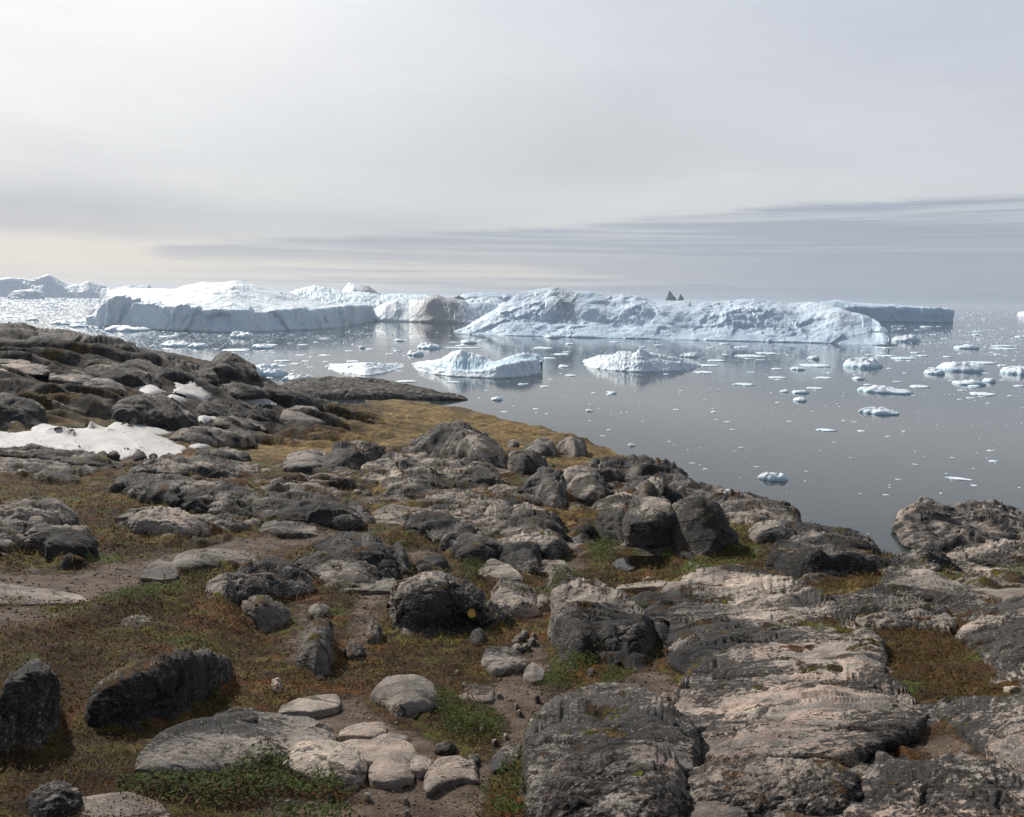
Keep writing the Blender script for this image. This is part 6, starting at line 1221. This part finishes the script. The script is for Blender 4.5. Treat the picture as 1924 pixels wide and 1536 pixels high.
# heath sprigs and grass blades over the open ground: past counting
def sample_ground(n, r0, r1, seed, wfun):
    rg = np.random.default_rng(seed); ra = rg.uniform(-.70, .70, n); rl = np.log(r0) + (np.log(r1) - np.log(r0)) * rg.random(n)
    i = np.clip(np.searchsorted(aa, ra) - 1, 0, len(aa) - 2); j = np.clip(((rl - ll[0]) / (ll[1] - ll[0])).astype(int), 0, len(ll) - 2)
    k = rg.random(n) < wfun(i, j); ra, rl = ra[k], rl[k]; r = np.exp(rl); x, y = r * np.sin(ra), r * np.cos(ra); return x, y, gfin(x, y), r, rg
x, y, z, r, rg2 = sample_ground(330000, 4.5, 45, 31, lambda i, j: np.clip(1 - 1.6 * Zr[i, j] - 1.5 * Zs[i, j], 0, 1) * np.clip(.35 + .9 * sstep(fbm(GX[i, j] / .7, GY[i, j] / .7, oct=2, seed=81), -.3, .3), 0, 1) * (1 - near_pool[i, j]))
print('sprigs', len(x))
n = len(x); C = np.stack([x, y, z], 1); C[:, 2] += rg2.uniform(-.005, .05, n) * np.clip(r / 8, .6, 2)
leaf_o = leaf_cloud('heath_sprigs', C, .021 * np.clip(r / 7, .8, 3.2) * rg2.uniform(.6, 1.5, n), 'rustleaf', up=.8, seed=32); tag(leaf_o, kind='stuff')
x, y, z, r, rg2 = sample_ground(300000, 4.5, 60, 41, lambda i, j: np.clip((.20 + .9 * Zg[i, j] + .3 * Zgr[i, j]) * (1 - Zr[i, j]) * (1 - 1.2 * Zs[i, j]), 0, 1) * sstep(fbm(GX[i, j] / .5, GY[i, j] / .5, oct=2, seed=83), -.2, .3) * (1 - near_pool[i, j]))
n = len(x); print('blades', n)
th_ = rg2.uniform(0, 6.28, n); ln = rg2.uniform(.03, .13, n) * np.clip(r / 10, .8, 2.2); lean = rg2.uniform(.3, 1.1, n); wv = .0022 * np.clip(r / 6, 1, 5)
b0 = np.stack([x, y, z - .01], 1); dx = np.stack([np.cos(th_) * wv, np.sin(th_) * wv, th_ * 0], 1); tip = b0 + np.stack([-np.sin(th_) * np.sin(lean) * ln, np.cos(th_) * np.sin(lean) * ln, np.cos(lean) * ln], 1)
mid2 = b0 * .45 + tip * .55 + np.array([0, 0, 1.0]) * (ln * .12)[:, None]
Vg = np.stack([b0 - dx, b0 + dx, mid2 + dx * .7, tip], 1)
tag(mesh_raw('grass', Vg.reshape(-1, 3), np.arange(n * 4).reshape(n, 4), M['blade'], smooth=False, attrs={'tint': np.repeat(np.stack([rg2.random(n), (rg2.random(n) < .15) * 1.0, np.zeros(n)], 1), 4, 0)}), kind='stuff')

# gravel and grit on the trodden soil: past counting
x, y, z, r, rg2 = sample_ground(150000, 4.5, 40, 51, lambda i, j: np.clip(Zs[i, j] * 1.1 - .15, 0, 1) * (.15 + .85 * sstep(fbm(GX[i, j] / .6, GY[i, j] / .6, oct=3, seed=95), -.2, .4)))
n = min(len(x), 26000); x, y, z, r = x[:n], y[:n], z[:n], r[:n]; s_ = (.004 + .016 * rg2.random(n) ** 4) * np.clip(r / 7, .8, 2.5)
oc = np.array([(1, 0, 0), (0, 1, 0), (-1, 0, 0), (0, -1, 0), (0, 0, .7), (0, 0, -.6)]); ot = np.array([(0, 1, 4), (1, 2, 4), (2, 3, 4), (3, 0, 4), (1, 0, 5), (2, 1, 5), (3, 2, 5), (0, 3, 5)])
Vq = oc[None] * s_[:, None, None] * rg2.uniform(.6, 1.4, (n, 6, 1)) + np.stack([x, y, z + s_ * .15], 1)[:, None]
tag(mesh_raw('gravel', Vq.reshape(-1, 3), (ot[None] + (np.arange(n) * 6)[:, None, None]).reshape(-1, 3), M['tan'], smooth=False, attrs={'foot': np.zeros((n * 6, 3))}), kind='stuff')
# ------------------------------------------------------------------ the air over the fjord
hb = 31000.0; zb_, zt_ = -8.0, 120.0
hv = [(x, y, z) for x in (-hb, hb) for y in (-hb, hb) for z in (zb_, zt_)]
me = bpy.data.meshes.new('haze'); me.from_pydata(hv, [], [(0, 1, 3, 2), (4, 6, 7, 5), (0, 4, 5, 1), (2, 3, 7, 6), (0, 2, 6, 4), (1, 5, 7, 3)]); me.update()
mh = bpy.data.materials.new('haze_air'); mh.use_nodes = True; mh.node_tree.nodes.clear(); th2 = NT(mh.node_tree)
pv2 = th2.n('ShaderNodeVolumePrincipled', None, Color=(.76, .85, .97), Density=6.5e-5, Anisotropy=.3); th2.t.links.new(pv2.outputs[0], th2.n('ShaderNodeOutputMaterial').inputs['Volume'])
me.materials.append(mh); hz_o = bpy.data.objects.new('haze', me); COL.objects.link(hz_o); tag(hz_o, kind='stuff')
